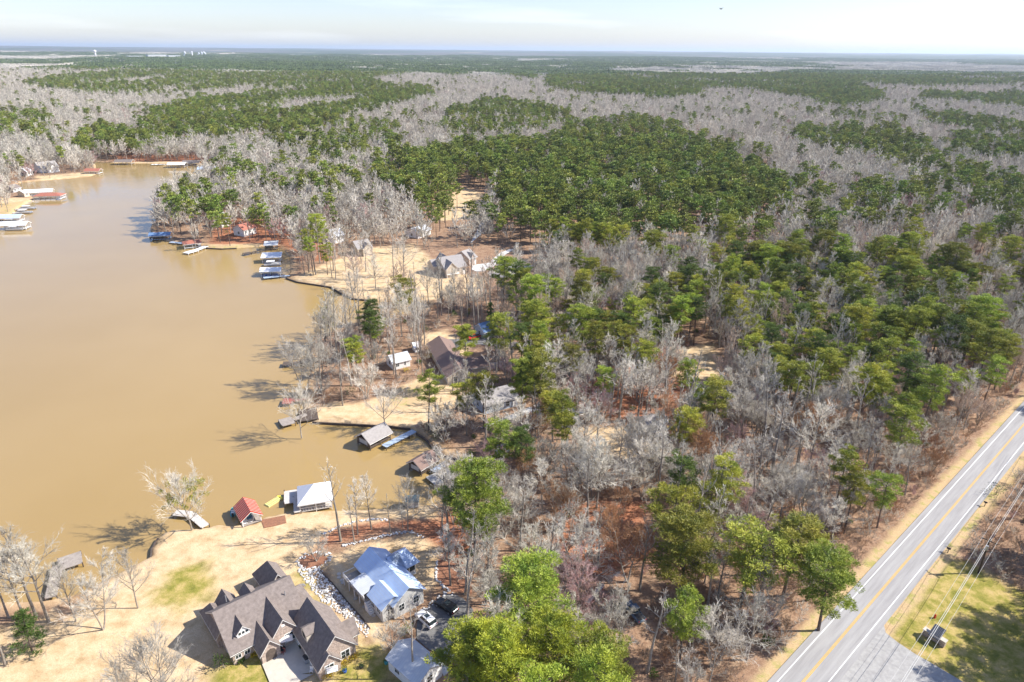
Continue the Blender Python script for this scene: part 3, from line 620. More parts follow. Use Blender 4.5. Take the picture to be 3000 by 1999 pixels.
def window(par, u, v, face, z, wd=1.1, h=1.3, m='white'):
    f = MB(); fbox(f, u, v, face, z-.09, z, wd+.2, -.05, .06); fbox(f, u, v, face, z+h, z+h+.09, wd+.2, -.05, .06)
    (tx, ty), _ = FD[face]
    for s_ in (-1, 1): fbox(f, u+tx*s_*(wd/2+.045), v+ty*s_*(wd/2+.045), face, z+.002, z+h-.002, .09, -.05, .05)
    fbox(f, u, v, face, z+.004, z+h-.004, .06, -.04, .04); fbox(f, u, v, face, z+h/2-.03, z+h/2+.03, wd-.01, -.04, .035)
    o = ob('window', f, m, par); g = MB(); fbox(g, u, v, face, z, z+h, wd, -.05, .02); ob('pane', g, 'glass', o)
def door(par, u, v, face, z, wd=1.0, h=2.1, m='white'):
    f = MB(); fbox(f, u, v, face, z, z+h, wd, -.05, .05); o = ob('door', f, m, par); k = MB(); (tx, ty), _ = FD[face]; fbox(k, u+tx*wd*.35, v+ty*wd*.35, face, z+.95, z+1.05, .08, .05, .1); ob('handle', k, 'dark', o)
def shadows_excl(t, r): TAKEN.append((t.location.x, t.location.y, r))
def loc_uv(o, th, p):
    d = Vector(p[:2])-Vector(o[:2]); return d.x*math.cos(th)+d.y*math.sin(th), -d.x*math.sin(th)+d.y*math.cos(th)

# ---- brown-roofed brick house (bottom left)
def brick_house():
    o = Vector((-46, 83.2)); th = R(41)
    t = thing('brick_house', 'large brick house with steep brown shingle roofs and many gables', 'house', (o.x, o.y, 0), th)
    W, Rf, Fa = MB(), MB(), MB()
    gable(W, Rf, Fa, .3, 13.2, .4, 12.2, 3, 7.4, 'u')
    gable(W, Rf, Fa, 5.9, 11.2, -1.6, 6.3, 3.05, 6.5, 'v', oh=.35)        # big front gable
    gable(W, Rf, Fa, 4.0, 7.2, -2.6, 3, 2.6, 4.7, 'v', oh=.35)            # entry gable
    gable(W, Rf, Fa, 10.5, 14.6, 10, 16.4, 3.1, 6.0, 'v', oh=.4, hip=(0, 1))   # rear porch wing
    gable(W, Rf, Fa, 2.2, 5.2, 9.5, 13.4, 3.05, 5.0, 'v', oh=.3)           # small rear gable
    gable(W, Rf, Fa, -.35, 2.3, 5.6, 13.2, 2.9, 4.7, 'v', oh=.35, hip=(0, 1))
    gable(W, Rf, Fa, 12.7, 15.8, 3.4, 8.2, 2.7, 4.6, 'u', oh=.3, hip=(0, 1))  # link to the garage wing
    ob('wall', W, 'brick', t); ro = ob('roof', Rf, 'shingle', t); ob('fascia', Fa, 'white', t)
    # dormer on the front slope
    D1, D2, D3 = MB(), MB(), MB(); gable(D1, D2, D3, 1.9, 4.0, 1.6, 5.2, 5.0, 6.2, 'v', oh=.2, zb=3.3)
    d = ob('dormer', D1, 'white', t); ob('dormer_roof', D2, 'shingle', d); ob('dormer_fascia', D3, 'white', d)
    for k in (-.6, 0, .6): g = MB(); fbox(g, 2.95+k, 1.6, 'v-', 4.35, 4.85, .4, 0, .03); ob('dormer_window', g, 'glass', d)
    D1, D2, D3 = MB(), MB(), MB(); gable(D1, D2, D3, 6.0, 8.2, 7.2, 11.3, 4.6, 5.9, 'v', oh=.25, zb=3.2)
    d = ob('dormer', D1, 'brick', t); ob('dormer_roof', D2, 'shingle', d)
    for u in (1.2, 2.7): window(t, u, .4, 'v-', 1.0, .9, 1.5)
    window(t, 9.4, -1.6, 'v-', 1.0, 1.7, 1.7); g = MB(); fbox(g, 8.55, -1.6, 'v-', 4.6, 5.1, .6, 0, .05); ob('attic_vent', g, 'white', t)
    for v in (2.8, 9.0): window(t, .3, v, 'u-', 1.0, 1.2, 1.5)
    window(t, 14.6, 13, 'u+', 1, 1.4, 1.6)
    a = MB(); pts = [(5.6-.85, -2.62, 0), (5.6-.85, -2.62, 1.7)]+[(5.6+.85*math.cos(x), -2.62, 1.7+.8*math.sin(x)) for x in (2.4, 1.57, .75)]+[(5.6+.85, -2.62, 1.7), (5.6+.85, -2.62, 0)]
    a.prism(pts, off=Vector((0, -.06, 0))); e = ob('entry_arch', a, 'wood_dark', t)
    for a_, b_ in ((3.2, 9.9), (11.5, 4)): ch = MB(); ch.tube([(a_, b_, 5), (a_, b_, 6.5)], .09, 8); ob('vent_pipe', ch, 'steel', t)
    # garage wing, turned a quarter
    o2 = Vector((-38.3, 89.6)); th2 = math.atan2(-.777, .629); c, s_ = math.cos(th2-th), math.sin(th2-th); l = loc_uv(o, th, o2)
    W, Rf, Fa = MB(), MB(), MB()
    gable(W, Rf, Fa, .3, 10.6, .35, 7.2, 3.02, 7.0, 'u', oh=.35); gable(W, Rf, Fa, 8.5, 11.6, .2, 3.9, 2.7, 4.9, 'u', oh=.3); gable(W, Rf, Fa, 5.4, 8.6, 5.5, 8.6, 3.0, 5.0, 'v', oh=.3)
    D1, D2, D3 = MB(), MB(), MB(); gable(D1, D2, D3, 4.0, 6.2, .7, 3.4, 5.2, 6.0, 'v', oh=.15, zb=3.2)
    G = []
    for q in (W, Rf, Fa, D1, D2, D3): q.v = [(l[0]+a_*c-b_*s_, l[1]+a_*s_+b_*c, z_) for a_, b_, z_ in q.v]
    gw = ob('garage_wing', W, 'brick', t); ob('garage_roof', Rf, 'shingle', gw); ob('garage_fascia', Fa, 'white', gw); d = ob('dormer', D1, 'cream', t); ob('dormer_roof', D2, 'shingle', d)
    def wing(mb): mb.v = [(l[0]+a_*c-b_*s_, l[1]+a_*s_+b_*c, z_) for a_, b_, z_ in mb.v]; return mb
    for u, v, zz, w_ in ((10.6, 5.3, 1.0, 1.5), (11.6, 2.0, .9, 1.5)):
        f = MB(); fbox(f, u, v, 'u+', zz-.1, zz+1.6, w_+.2, 0, .05); fo = ob('window', wing(f), 'white', t)
        for a_ in (-.38, .38):
            for b_ in (.05, .8): g = MB(); fbox(g, u, v+a_, 'u+', zz+b_, zz+b_+.65, .62, .05, .08); ob('pane', wing(g), 'glass', fo)
    f = MB(); fbox(f, 5.1, .7, 'v-', 3.9, 4.9, 1.0, 0, .06); ob('dormer_window', wing(f), 'glass', d)
    for u in (2.2, 6.8): g = MB(); fbox(g, u, .35, 'v-', .05, 2.4, 2.6, 0, .05); ob('garage_door', wing(g), 'white', gw)
    for cx_, cy_, r_ in ((-42, 92, 9), (-33, 87, 7), (-40, 100, 7)): TAKEN.append((cx_, cy_, r_))
    return t
brick_house()
# satellite dish
def dish():
    p = P(580+1210/3.93, 1600+450/3.93, 2.0); t = thing('satellite_dish', 'small grey satellite dish on a post beside the brick house', 'satellite dish', (p.x, p.y, 0))
    a = MB(); a.tube([(0, 0, 0), (0, 0, 1.9)], .05, 6); ob('post', a, 'steel', t)
    b = MB(); n = 10
    for i in range(3):
        for j in range(n):
            q = lambda i_, j_: (.16*i_*math.cos(6.283*j_/n)*1.1, -.2+.02*i_*i_, 1.95+.16*i_*math.sin(6.283*j_/n))
            b.poly([q(i, j), q(i+1, j), q(i+1, j+1), q(i, j+1)])
    ob('reflector', b, 'steel', t)
dish()

# ---- pale-roofed house with deck
def lake_house():
    o = Vector((-30.2, 104.5)); th = R(-49.5)
    t = thing('lake_house', 'house with white metal roof, blue shade in its colour, and a raised white deck', 'house', (o.x, o.y, 0), th)
    W, Rf = MB(), MB()
    gable(W, Rf, None, .5, 14, .3, 6.6, 3.6, 5.8, 'u'); gable(W, Rf, None, 8.9, 13.4, -1.7, 3, 3.4, 5.0, 'u', oh=.4)
    gable(W, Rf, None, 2.2, 7.0, 5, 6.8, 3.5, 5.4, 'v', oh=.4, walls=False); gable(W, Rf, None, 2.2, 7.0, 5.6, 9.9, 3.5, 5.4, 'v', oh=.4, walls=False, hip=(0, .45))
    W.box(2.5, 4.4, 6.6, 9.4, 0, 3.5)
    ob('wall', W, 'greysid', t); ob('roof', Rf, 'metal_w', t)
    d = MB(); d.box(.4, 8.7, -2.7, .28, 1.9, 2.05); dk = ob('deck', d, 'wood', t)
    for u in (.5, 2.5, 4.5, 6.5, 8.6): p = MB(); p.box(u-.08, u+.08, -2.66, -2.5, 0, 1.9); ob('deck_post', p, 'white', dk)
    rl = MB(); rl.box(.4, 8.7, -2.7, -2.62, 2.95, 3.05); rl.box(.4, .48, -2.6, .2, 2.95, 3.05); 
    for k in range(42): rl.box(.42+k*.2, .45+k*.2, -2.68, -2.65, 2.05, 2.95)
    ob('railing', rl, 'white', dk)
    pr = MB(); pr.prism([(3.6, -2.9, 3.3), (8.3, -2.9, 3.3), (8.3, .25, 3.75), (3.6, .25, 3.75)], -.12); ob('porch_roof', pr, 'metal_g', t)
    for u in (3.8, 8.1): pp = MB(); pp.box(u-.07, u+.07, -2.6, -2.46, 2.05, 3.3); ob('porch_post', pp, 'white', t)
    sp = MB(); sp.box(4.5, 6.9, 6.7, 9.6, .3, .5)
    for a_, b_ in ((4.5, 9.5), (6.8, 9.5), (6.8, 6.8), (6.8, 8.1)): sp.box(a_-.07, a_+.07, b_-.07, b_+.07, .3, 3.5)
    sp.box(6.76, 6.84, 6.9, 9.5, 1.2, 1.3); ob('screened_porch', sp, 'white', t); g = MB(); g.box(6.7, 6.74, 6.9, 9.4, 1.3, 3.3); ob('screen', g, 'glass', t)
    for u in (1.6, 3.2, 5, 6.8): window(t, u, .3, 'v-', 2.3, .8, 1.0)
    for v in (1.9, 5.0): window(t, 14, v, 'u+', 1.1, 1.1, 1.4)
    window(t, 13.4, -.2+.9-.9, 'u+', 1.1, 1.0, 1.3)
    for u in (9, 11.5): window(t, u+.6, 6.6, 'v+', 1.2)
    for u in (10, 12): window(t, u, -1.7, 'v-', 1.2)
    st = MB()
    for k in range(6): st.box(8.75+k*.28, 9.03+k*.28, -2.7, -1.75, 0, 1.85-k*.3)
    ob('steps', st, 'white', t); TAKEN.append((-24, 101, 9.5))
lake_house()
def shed_garage():
    a = P(1161, 1900, 3); b = P(1208, 1866, 3); c = P(1308, 1949, 3); th = ang(b, c); t = thing('pale_roofed_garage', 'white garage with a pale metal gable roof below the dark driveway', 'garage', (b.x, b.y, 0), th)
    W, Rf = MB(), MB(); gable(W, Rf, None, .2, 7.6, -5.4, -.2, 2.8, 4.3, 'u', oh=.35); ob('wall', W, 'white', t); ob('roof', Rf, 'metal_g', t)
    g = MB(); fbox(g, 5.2, -.2, 'v+', .1, 2.3, 2.8, 0, .05); ob('garage_door', g, 'cream', t); window(t, 7.6, -2.8, 'u+', 1.0); window(t, 2.5, -5.4, 'v-', 1.0); door(t, 1.5, -.2, 'v+', .1)
    l = MB(); l.box(5.9, 7.9, 0, 1.5, 0, .25); ob('ramp', l, 'concw', t); TAKEN.append((-14, 81, 6))
shed_garage()

# ---- simpler houses among the trees: corner pixels (native), long side a->b, width, look
def house(name, label, a, b, wd, ze, zr, roof, wall, cat='house', wins=3, wings=(), chim=False, porch=False, hip=(0, 0), clear=5):
    A = P(*a); B = P(*b); th = ang(A, B); L = (B-A).length
    t = thing(name, label, cat, (A.x, A.y, 0), th); W, Rf, Fa = MB(), MB(), MB()
    gable(W, Rf, Fa, 0, L, 0, wd, ze, zr, 'u', hip=hip)
    for (u0, u1, v0, v1, e_, r_, ax) in wings: gable(W, Rf, Fa, u0, u1, v0, v1, e_, r_, ax, oh=.35)
    ob('wall', W, wall, t); rf = ob('roof', Rf, roof, t); ob('fascia', Fa, 'white', t)
    for k in range(wins): window(t, L*(k+.5)/wins, 0, 'v-', max(.9, ze-2.2), 1.1, 1.3)
    if wins > 1: window(t, 0, wd*.5, 'u-', 1, 1.2, 1.3); door(t, L*.98-.8, 0, 'v-', .05)
    if chim: c = MB(); c.box(L*.3, L*.3+.7, wd*.5-.35, wd*.5+.35, zr-1, zr+.9); ob('chimney', c, 'redbrick', rf)
    if porch:
        p = MB(); p.box(0, L*.6, -2.2, -.02, ze-2.75, ze-2.6); 
        for k in range(5): u = L*.6*k/4; p.box(u+.02, u+.18, -2.15, -2.0, 0, ze-.05)
        ob('porch', p, 'white', t)
    c = t.matrix_basis @ Vector((L/2, wd/2, 0)) if 0 else Vector((A.x+math.cos(th)*L/2-math.sin(th)*wd/2, A.y+math.sin(th)*L/2+math.cos(th)*wd/2))
    for k in (.2, .5, .8): TAKEN.append((A.x+math.cos(th)*L*k-math.sin(th)*wd/2, A.y+math.sin(th)*L*k+math.cos(th)*wd/2, wd/2+clear))
    TAKEN.append((c.x, c.y-wd*.9, wd*.45+clear*.6))
    return t
S5 = lambda x, y: (1240+x/6.19, 700+y/6.19)
gh = house('grey_roofed_house', 'large house with complex grey shingle roof and screened porch above the lakeside lawn', S5(400,700), S5(780,640), 12, 4.3, 8.0, 'shingle_g', 'cream', wings=((0, 5.5, -1.5, 6, 4.3, 7.2, 'v'), (-3, 2, 6, 12.5, 4.2, 6.4, 'u'), (2, 7, 8, 15, 4.3, 7.4, 'v')), porch=True, wins=4)
house('carriage_garage', 'two-storey garage with grey dormered roof next to the white driveway', S5(835,500), S5(965,455), 9, 4.0, 6.8, 'shingle_g', 'brick', cat='garage', wings=((1.2, 3.4, -.2, 4, 4.6, 6.2, 'v'),), wins=2, clear=2)
house('blue_roofed_cottage', 'dark cottage with a blue metal roof in the shade of pines', T2(1,1,[(985,770)])[0], T2(1,1,[(1075,745)])[0], 6, 3.0, 5.2, 'blue_roof', 'bluesid', wins=2, clear=3)
house('brown_roofed_house', 'long low house with brown roof and a front gable at the top of the tan lawn', T2(1,1,[(725,1090)])[0], T2(1,1,[(600,880)])[0], -8, 3.0, 5.3, 'shingle', 'cream', wins=0, clear=4) if 0 else None
def brown_house():
    A = P(1312, 1128, 0); B = P(1255, 1030, 0); th = ang(A, B); t = thing('brown_roofed_house', 'long low house with a brown roof at the top of the tan lawn', 'house', (A.x, A.y, 0), th); L = (B-A).length
    W, Rf, Fa = MB(), MB(), MB(); gable(W, Rf, Fa, 0, L, -8, 0, 3, 5.2, 'u'); gable(W, Rf, Fa, 4, 10, -14, -4, 3, 4.9, 'v'); ob('wall', W, 'cream', t); ob('roof', Rf, 'shingle_b', t); ob('fascia', Fa, 'white', t)
    window(t, 0, -2.5, 'u-', 1, 1.6, 1.4); door(t, 0, -5.5, 'u-', .1, 1.6, 2.1, 'glass')
    for u in (4, 9, 14): window(t, u, 0, 'v+', 1, 1.3, 1.3)
    for k in (2, 8, 14, 19): TAKEN.append((A.x+math.cos(th)*k+math.sin(th)*5, A.y+math.sin(th)*k-math.cos(th)*5, 7.5))
brown_house()
house('blue_walled_house', 'long house with blue-grey siding and pale roof half hidden by pines', T2(1,1,[(985,1290)])[0], T2(1,1,[(1215,1230)])[0], 8, 3.2, 5.4, 'shingle_g', 'bluesid', wins=5, clear=3.5)
house('small_outbuilding', 'small pale-roofed outbuilding left of the brown-roofed middle house', (1153, 1085), (1202, 1073), 5.5, 2.8, 4.3, 'metal_g', 'white', cat='outbuilding', wins=2, clear=3)
house('white_garden_shed', 'tiny white shed in the garden by the brown-roofed house', (1216, 1033), (1232, 1030), 3, 2.2, 3.2, 'white_roof', 'white', cat='shed', wins=1, clear=-1)
house('white_cabin', 'white cabin with pale roof deep in the grey wood', (1898, 1272), (1952, 1262), 5, 2.7, 4.2, 'shingle_g', 'white', cat='cabin', wins=2, clear=-1)
house('grey_cabin', 'low grey cabin left behind the white one in the wood', (1690, 1125), (1740, 1115), 6, 2.8, 4.4, 'shingle_g', 'greysid', cat='cabin', wins=2, clear=-1)
house('bare_wood_shed', 'small white shed behind the lower bare wood', (1462, 1345), (1487, 1338), 3, 2.3, 3.3, 'white_roof', 'white', cat='shed', wins=1, clear=-1)
house('pale_lakeside_house', 'pale two-gabled house behind the lakeside lawn', (1050, 752), (1090, 745), 9, 4.2, 7.0, 'shingle_g', 'cream', wins=3, wings=((2, 7, -2, 6, 4.2, 6.6, 'v'),), clear=5)
house('white_barn', 'long white building with grey-white roof behind the lakeside houses', (1225, 700), (1262, 688), 9, 3.4, 5.4, 'metal_g', 'white', wins=3, cat='barn', clear=6)
house('white_gabled_house', 'white gabled house just behind the pale one', (975, 715), (1010, 708), 9, 4, 6.6, 'metal_g', 'white', wins=3, clear=5)
house('red_roofed_lake_house', 'dark house with a red-brown roof near the lake on the point', (716, 694), (752, 684), 8, 3.8, 6.2, 'redroof2', 'white', wins=3, chim=True, clear=4)
house('white_point_house', 'white two-storey house among pines on the point', (652, 668), (672, 664), 9, 5.5, 7.6, 'metal_g', 'white', wins=2, clear=4)
house('far_left_house', 'cluster-roofed white house on the far left shore', (120, 508), (175, 502), 14, 4, 8, 'shingle_g', 'white', wins=4, wings=((4, 12, -4, 8, 4, 7.5, 'v'),), clear=9)
house('far_left_cottage', 'small white cottage left of the far left shore house', (82, 516), (98, 513), 9, 3.4, 6, 'metal_g', 'white', wins=2, clear=6)
house('far_left_barn', 'grey-roofed shed at the left edge above the boathouses', (40, 565), (64, 560), 8, 3, 5, 'shingle', 'greysid', cat='shed', wins=2, clear=6)
house('yellow_hut', 'small yellow-walled hut beside the far left boathouses', (73, 578), (88, 575), 6, 3, 4.4, 'metal_g', 'cream', cat='hut', wins=1, clear=4)
house('distant_pink_house', 'distant pinkish house in a clearing beyond the bare woods', (1228, 362), (1262, 358), 12, 4, 7, 'redroof2', 'brick', wins=4, clear=14)
house('distant_white_house', 'distant pale-roofed house in the gap at the right of the pine stand', (2205, 512), (2250, 510), 14, 4, 7, 'metal_w', 'white', wins=3, clear=16)
house('distant_tan_house', 'distant tan building with white roof in the right-hand clearing', (2140, 446), (2172, 444), 16, 4, 7, 'metal_w', 'cream', wins=2, clear=14)
house('hidden_white_house', 'white building glimpsed between the tall central pines', (1570, 490), (1608, 484), 12, 4, 6.5, 'metal_g', 'white', wins=3, clear=10)
house('right_edge_house', 'pale-roofed house under the far right pines', (2848, 470), (2880, 470), 14, 4, 7, 'shingle_g', 'white', wins=3, clear=8)

# ---- boathouses, docks, boats
def box_posts(mb, pts, z0, z1, w=.09):
    for x, y in pts: mb.box(x-w, x+w, y-w, y+w, z0, z1)
def boathouse(name, label, c, th, L, Wd, roof, style='gable', ze=2.9, zr=4.3, deck='wood', walls=None, over=.5, clear=3, floor=True, cat='boathouse'):
    p = P(*c); t = thing(name, label, cat, (p.x, p.y, -.5), th); W, Rf, Fa = MB(), MB(), MB()
    if style == 'flat': slab(Rf, Fa, [(-L/2-over, -Wd/2-over, ze), (L/2+over, -Wd/2-over, ze), (L/2+over, Wd/2+over, zr), (-L/2-over, Wd/2+over, zr)])
    else: gable(W, Rf, Fa, -L/2, L/2, -Wd/2, Wd/2, ze, zr, 'u', oh=over, hip=(1, 1) if style == 'hip' else (0, 0), walls=False)
    ob('roof', Rf, roof, t); ob('fascia', Fa, 'white', t)
    n = max(2, int(L/3)+1)
    for i in range(n):
        for s_ in (-1, 1): q = MB(); box_posts(q, [(-L/2+.1+(L-.2)*i/(n-1), s_*(Wd/2-.1))], -2, ze+.05 if style != 'flat' or s_ < 0 else zr-.1); ob('post', q, 'white' if walls is None else 'wood_dark', t)
    if floor:
        d = MB(); d.box(-L/2, L/2, -Wd/2, -Wd/2+1.1, .55, .68); d.box(-L/2, L/2, Wd/2-1.1, Wd/2, .55, .68); d.box(L/2-1.2, L/2-.01, -Wd/2+1.11, Wd/2-1.11, .55, .68); ob('deck', d, deck, t)
    if walls:
        w_ = MB(); w_.box(-L/2, -L/2+.1, -Wd/2+.2, Wd/2-.2, .7, ze); w_.box(-L/2+.12, L*.1, Wd/2-.3, Wd/2-.2, .7, ze); ob('wall', w_, walls, t)
        g = MB(); g.box(-L/2-.05, -L/2-.01, -Wd*.3, Wd*.3, 1.1, ze-.3); ob('door', g, 'greysid', t)
    TAKEN.append((p.x, p.y, max(L, Wd)/2+clear)); return t
def dock(name, label, path, width, z=.3, m='wood', group=None, nat=True, rail=False, cat='dock'):
    pts = [P(x, y, z) for x, y in path]; o = pts[0]; t = thing(name, label, cat, (o.x, o.y, -.5), 0, group); d = MB(); q = MB(); rl = MB()
    for i, (a, b) in enumerate(zip(pts[:-1], pts[1:])):
        w_ = (width[i] if isinstance(width, (list, tuple)) else width)/2; e = (b-a).normalized(); n = Vector((-e.y, e.x, 0)); A = a-o; B = b-o; zz = z+.5+.003*i
        d.prism([(*(A+n*w_)[:2], zz), (*(A-n*w_)[:2], zz), (*(B-n*w_)[:2], zz), (*(B+n*w_)[:2], zz)], .14)
        m_ = max(2, int((B-A).length/2.5)+1)
        for k in range(m_):
            c = A.lerp(B, (k+.02)/(m_-.96))
            for s_ in (-1, 1): x, y = (c+n*s_*(w_-.05))[:2]; q = MB(); q.box(x-.08, x+.08, y-.08, y+.08, -1.6, zz+(.55 if rail else .2)); ob('post', q, 'wood_dark' if m != 'white' else 'white', t)
    ob('deck', d, m, t); TAKEN.append((o.x, o.y, 3)); return t
def boat(name, label, c, th, L=6, Wd=2.2, kind='pontoon', hull='white', top='blue', group=None, cat='boat', z=-.35):
    p = P(*c); t = thing(name, label, cat, (p.x, p.y, z), th, group); h = MB()
    if kind == 'pontoon':
        for s_ in (-1, 1): h.tube([(-L/2, s_*Wd*.36, .1), (L/2-.6, s_*Wd*.36, .1), (L/2, s_*Wd*.36, .3)], [.28, .28, .08], 8, True)
        h.box(-L/2, L/2-.3, -Wd/2, Wd/2, .38, .48); ob('hull', h, 'steel', t)
        f = MB()
        for s_ in (-1, 1): f.box(-L/2+.1, L/2-.5, s_*Wd/2-.04, s_*Wd/2+.04, .5, 1.0)
        f.box(-L/2+.08, -L/2+.14, -Wd/2+.05, Wd/2-.05, .5, 1.0); ob('fence', f, hull, t); s2 = MB(); s2.box(-L/2+.3, -L/2+1, -Wd/2+.15, Wd/2-.15, .49, .85); s2.box(L/2-2, L/2-1.2, -Wd/2+.15, -.2, .49, .85); ob('seat', s2, 'cream', t)
        c_ = MB(); c_.box(-L*.35, L*.12, -Wd/2, Wd/2, 2.0, 2.07); [c_.tube([(x, y, .5), (x*.8, y, 2.0)], .03, 4) for x in (-L*.3, L*.1) for y in (-Wd/2+.05, Wd/2-.05)]; ob('canopy', c_, top, t)
    else:
        n = 9; ring = []
        for i in range(n):
            u = i/(n-1); x = -L/2+L*u; w_ = Wd/2*(1 if u < .55 else math.sqrt(max(.001, 1-((u-.55)/.45)**2))); ring.append((x, w_, .55+.18*u*u))
        lo = [(x*.93, y*.55, 0) for x, y, zz in ring]; R1 = ring+[(x, -y, zz) for x, y, zz in ring[::-1]]; R0 = lo+[(x, -y, zz) for x, y, zz in lo[::-1]]; k = len(R1)
        h.v = R0+R1; h.f = [tuple(range(k))[::-1]]+[(i, (i+1) % k, k+(i+1) % k, k+i) for i in range(k)]; ins = [(x*.9, y*.78, zz-.02) for x, y, zz in R1]; flo = [(x*.9, y*.74, .3) for x, y, zz in R1]
        h.v += ins+flo; h.f += [(k+i, k+(i+1) % k, 2*k+(i+1) % k, 2*k+i) for i in range(k)]+[(2*k+i, 2*k+(i+1) % k, 3*k+(i+1) % k, 3*k+i) for i in range(k)]+[tuple(3*k+i for i in range(k))]
        ob('hull', h, hull, t); s2 = MB(); s2.box(-L*.3, -L*.18, -Wd*.33, Wd*.33, .3, .75); s2.box(-.1, .4, -Wd*.33, Wd*.33, .3, .8); ob('seat', s2, top, t); g = MB(); g.prism([(.6, -Wd*.34, .62), (.6, Wd*.34, .62), (.35, Wd*.3, 1.05), (.35, -Wd*.3, 1.05)], off=Vector((.04, 0, 0))); ob('windscreen', g, 'glass', t); m_ = MB(); m_.box(-L/2-.25, -L/2+.1, -.18, .18, .2, 1.0); ob('outboard_motor', m_, 'dark', t)
    return t
zw = lambda x, y: (640+x/6.19, 1360+y/6.19)
# red-roofed boathouse with boat
p0 = P(*zw(445,620), 3.2); p1 = P(*zw(590,890), 3.2); th = ang(p0, p1); mid = (p0+p1)/2; 
def at_world(fn, *a, **k): return fn(*a, **k)
def px_of(p): X, Y = proj(np.array([p.x]), np.array([p.y]), np.array([p.z])); return float(X[0]*1.275), float(Y[0]*1.275)
mid.z = 0
bt = boathouse('boathouse', 'small boathouse with rusty red and white striped metal roof', px_of(mid), th, 5.6, 4.0, 'red_roof', ze=2.6, zr=4.1, over=.35, clear=2)
boat('motor_boat', 'white and teal motor boat under the red striped roof', px_of(mid), th, 4.6, 1.8, 'v', 'white', 'teal')
boat('jet_ski', 'teal and white jet ski beside the red-roofed boathouse', zw(265,870), R(110), 2.8, 1.1, 'v', 'teal', 'white', cat='jet ski')
dock('gangway', 'short white gangway from the lawn to the red-roofed boathouse', [zw(480,1090), zw(480,990)], 1.0, .1, 'white', cat='gangway')
# white hip-roofed boathouse
c = P(880, 1446, 0)
c = Vector((-44.5, 129.0, 0)); bt = boathouse('boathouse', 'boathouse with a large white hip roof and a plank dock', px_of(c), R(17), 7.0, 7.0, 'white_roof', 'hip', ze=2.9, zr=5.2, over=.35, deck='wood_pale', clear=2)
fl = MB(); fl.box(-3.4, 3.4, -3.4, -.4, .7, .82); ob('platform', fl, 'wood_pale', bt)
rl = MB(); rl.box(-3.45, 3.45, -3.5, -3.42, 1.5, 1.6); [rl.box(-3.4+k*.6, -3.35+k*.6, -3.48, -3.44, .8, 1.5) for k in range(12)]; ob('railing', rl, 'white', bt)
dock('plank_dock', 'plank sun deck on the left of the white hip-roofed boathouse', [zw(1190,615), zw(1440,575)], 5.0, .4, 'wood_pale', rail=True)
dock('plank_walk', 'plank walk from the bank to the white hip-roofed boathouse', [zw(1435,880), zw(1420,590)], 1.6, .42, 'wood_pale')
def water_slide():
    a = P(*zw(870,730), 0); b = P(*zw(1100,590), 0); t = thing('floating_mat', 'long pale yellow floating mat on the water off the plank deck', 'floating mat', (a.x, a.y, -.5), ang(a, b)); L = (b-a).length
    m_ = MB(); n = 8
    for k in range(n): m_.tube([(L*k/n+.2, -.75, .05), (L*k/n+.2, .75, .05)], .24, 6, True)
    ob('pad', m_, 'paleyel', t); e = MB(); e.tube([(L, -.8, .1), (L+.4, -.5, .1), (L+.5, .3, .1), (L+.1, .8, .1)], .28, 6, True); ob('pillow', e, 'yellow', t)
water_slide()
# docks along the near shore
dock('walkway_dock', 'white L-shaped walkway dock under the mistletoe tree', [(602, 1543), (560, 1508), (512, 1503)], [1.8, 2.0], .2, 'wood_pale')
zl = lambda x, y: (x/2.353, 1333+y/2.353)
dock('l_shaped_dock', 'long weathered L-shaped dock at the lower left shore', [zl(350,985), zl(400,760), zl(565,705)], [2.0, 4.2], .4, 'wood')
zc = lambda x, y: (780+x/3.409, 980+y/3.409)
dock('brown_dock', 'upper brown dock with a square end off the wooded point', [zc(430,250), zc(260,290), zc(165,295)], [1.0, 3.0], .3, 'wood_dark')
dock('red_dock', 'red painted dock off the wooded point', [zc(400,650), zc(270,665), zc(165,670)], [1.1, 3.6], .35, 'wood_red')
dock('square_dock', 'weathered square-ended dock at the tip of the tan lawn', [zc(400,800), zc(270,855), zc(140,890)], [1.6, 4.2], .3, 'wood')
dock('corner_deck', 'dark timber deck on the corner of the seawall', [zc(410,745), zc(430,860)], 5.0, .15, 'wood_dark')
c = Vector((-36.2, 155.6, 0)); th = math.atan2(.785, .62); bt = boathouse('boathouse', 'dark-walled boathouse with a grey-brown gable roof below the tan lawn', px_of(c), th, 7.0, 5.2, 'shingle_g', 'gable', ze=2.6, zr=4.3, deck='wood_dark', walls='wood_dark', clear=2)
boat('pontoon_boat', 'white pontoon boat under the grey-brown gable boathouse', px_of(c), th, 5.2, 2.2, 'pontoon', 'white', 'white')
dock('blue_dock', 'long narrow blue-grey dock beside the dark-walled boathouse', [zc(1480,965), zc(1175,1120)], 1.9, .3, 'bluedeck')
house_pt = zc(1560, 1300)
c = P(*zc(1590,1330), 0); boathouse('boathouse', 'brown-roofed boathouse hidden behind a bare tree in the cove', zc(1570,1320), math.atan2(.785, .62), 5.6, 4.4, 'shingle_b', 'gable', ze=2.5, zr=3.9, deck='wood_dark', walls='wood_dark', clear=1)
dock('cove_dock', 'short pale dock in the cove beside the brown-roofed boathouse', [zc(1810,1280), zc(1660,1370)], 1.8, .3, 'bluedeck')
dock('cove_landing', 'grey gravelly landing stage at the head of the cove', [(1330, 1383), (1262, 1412)], 4.6, .15, 'gravel', cat='landing')
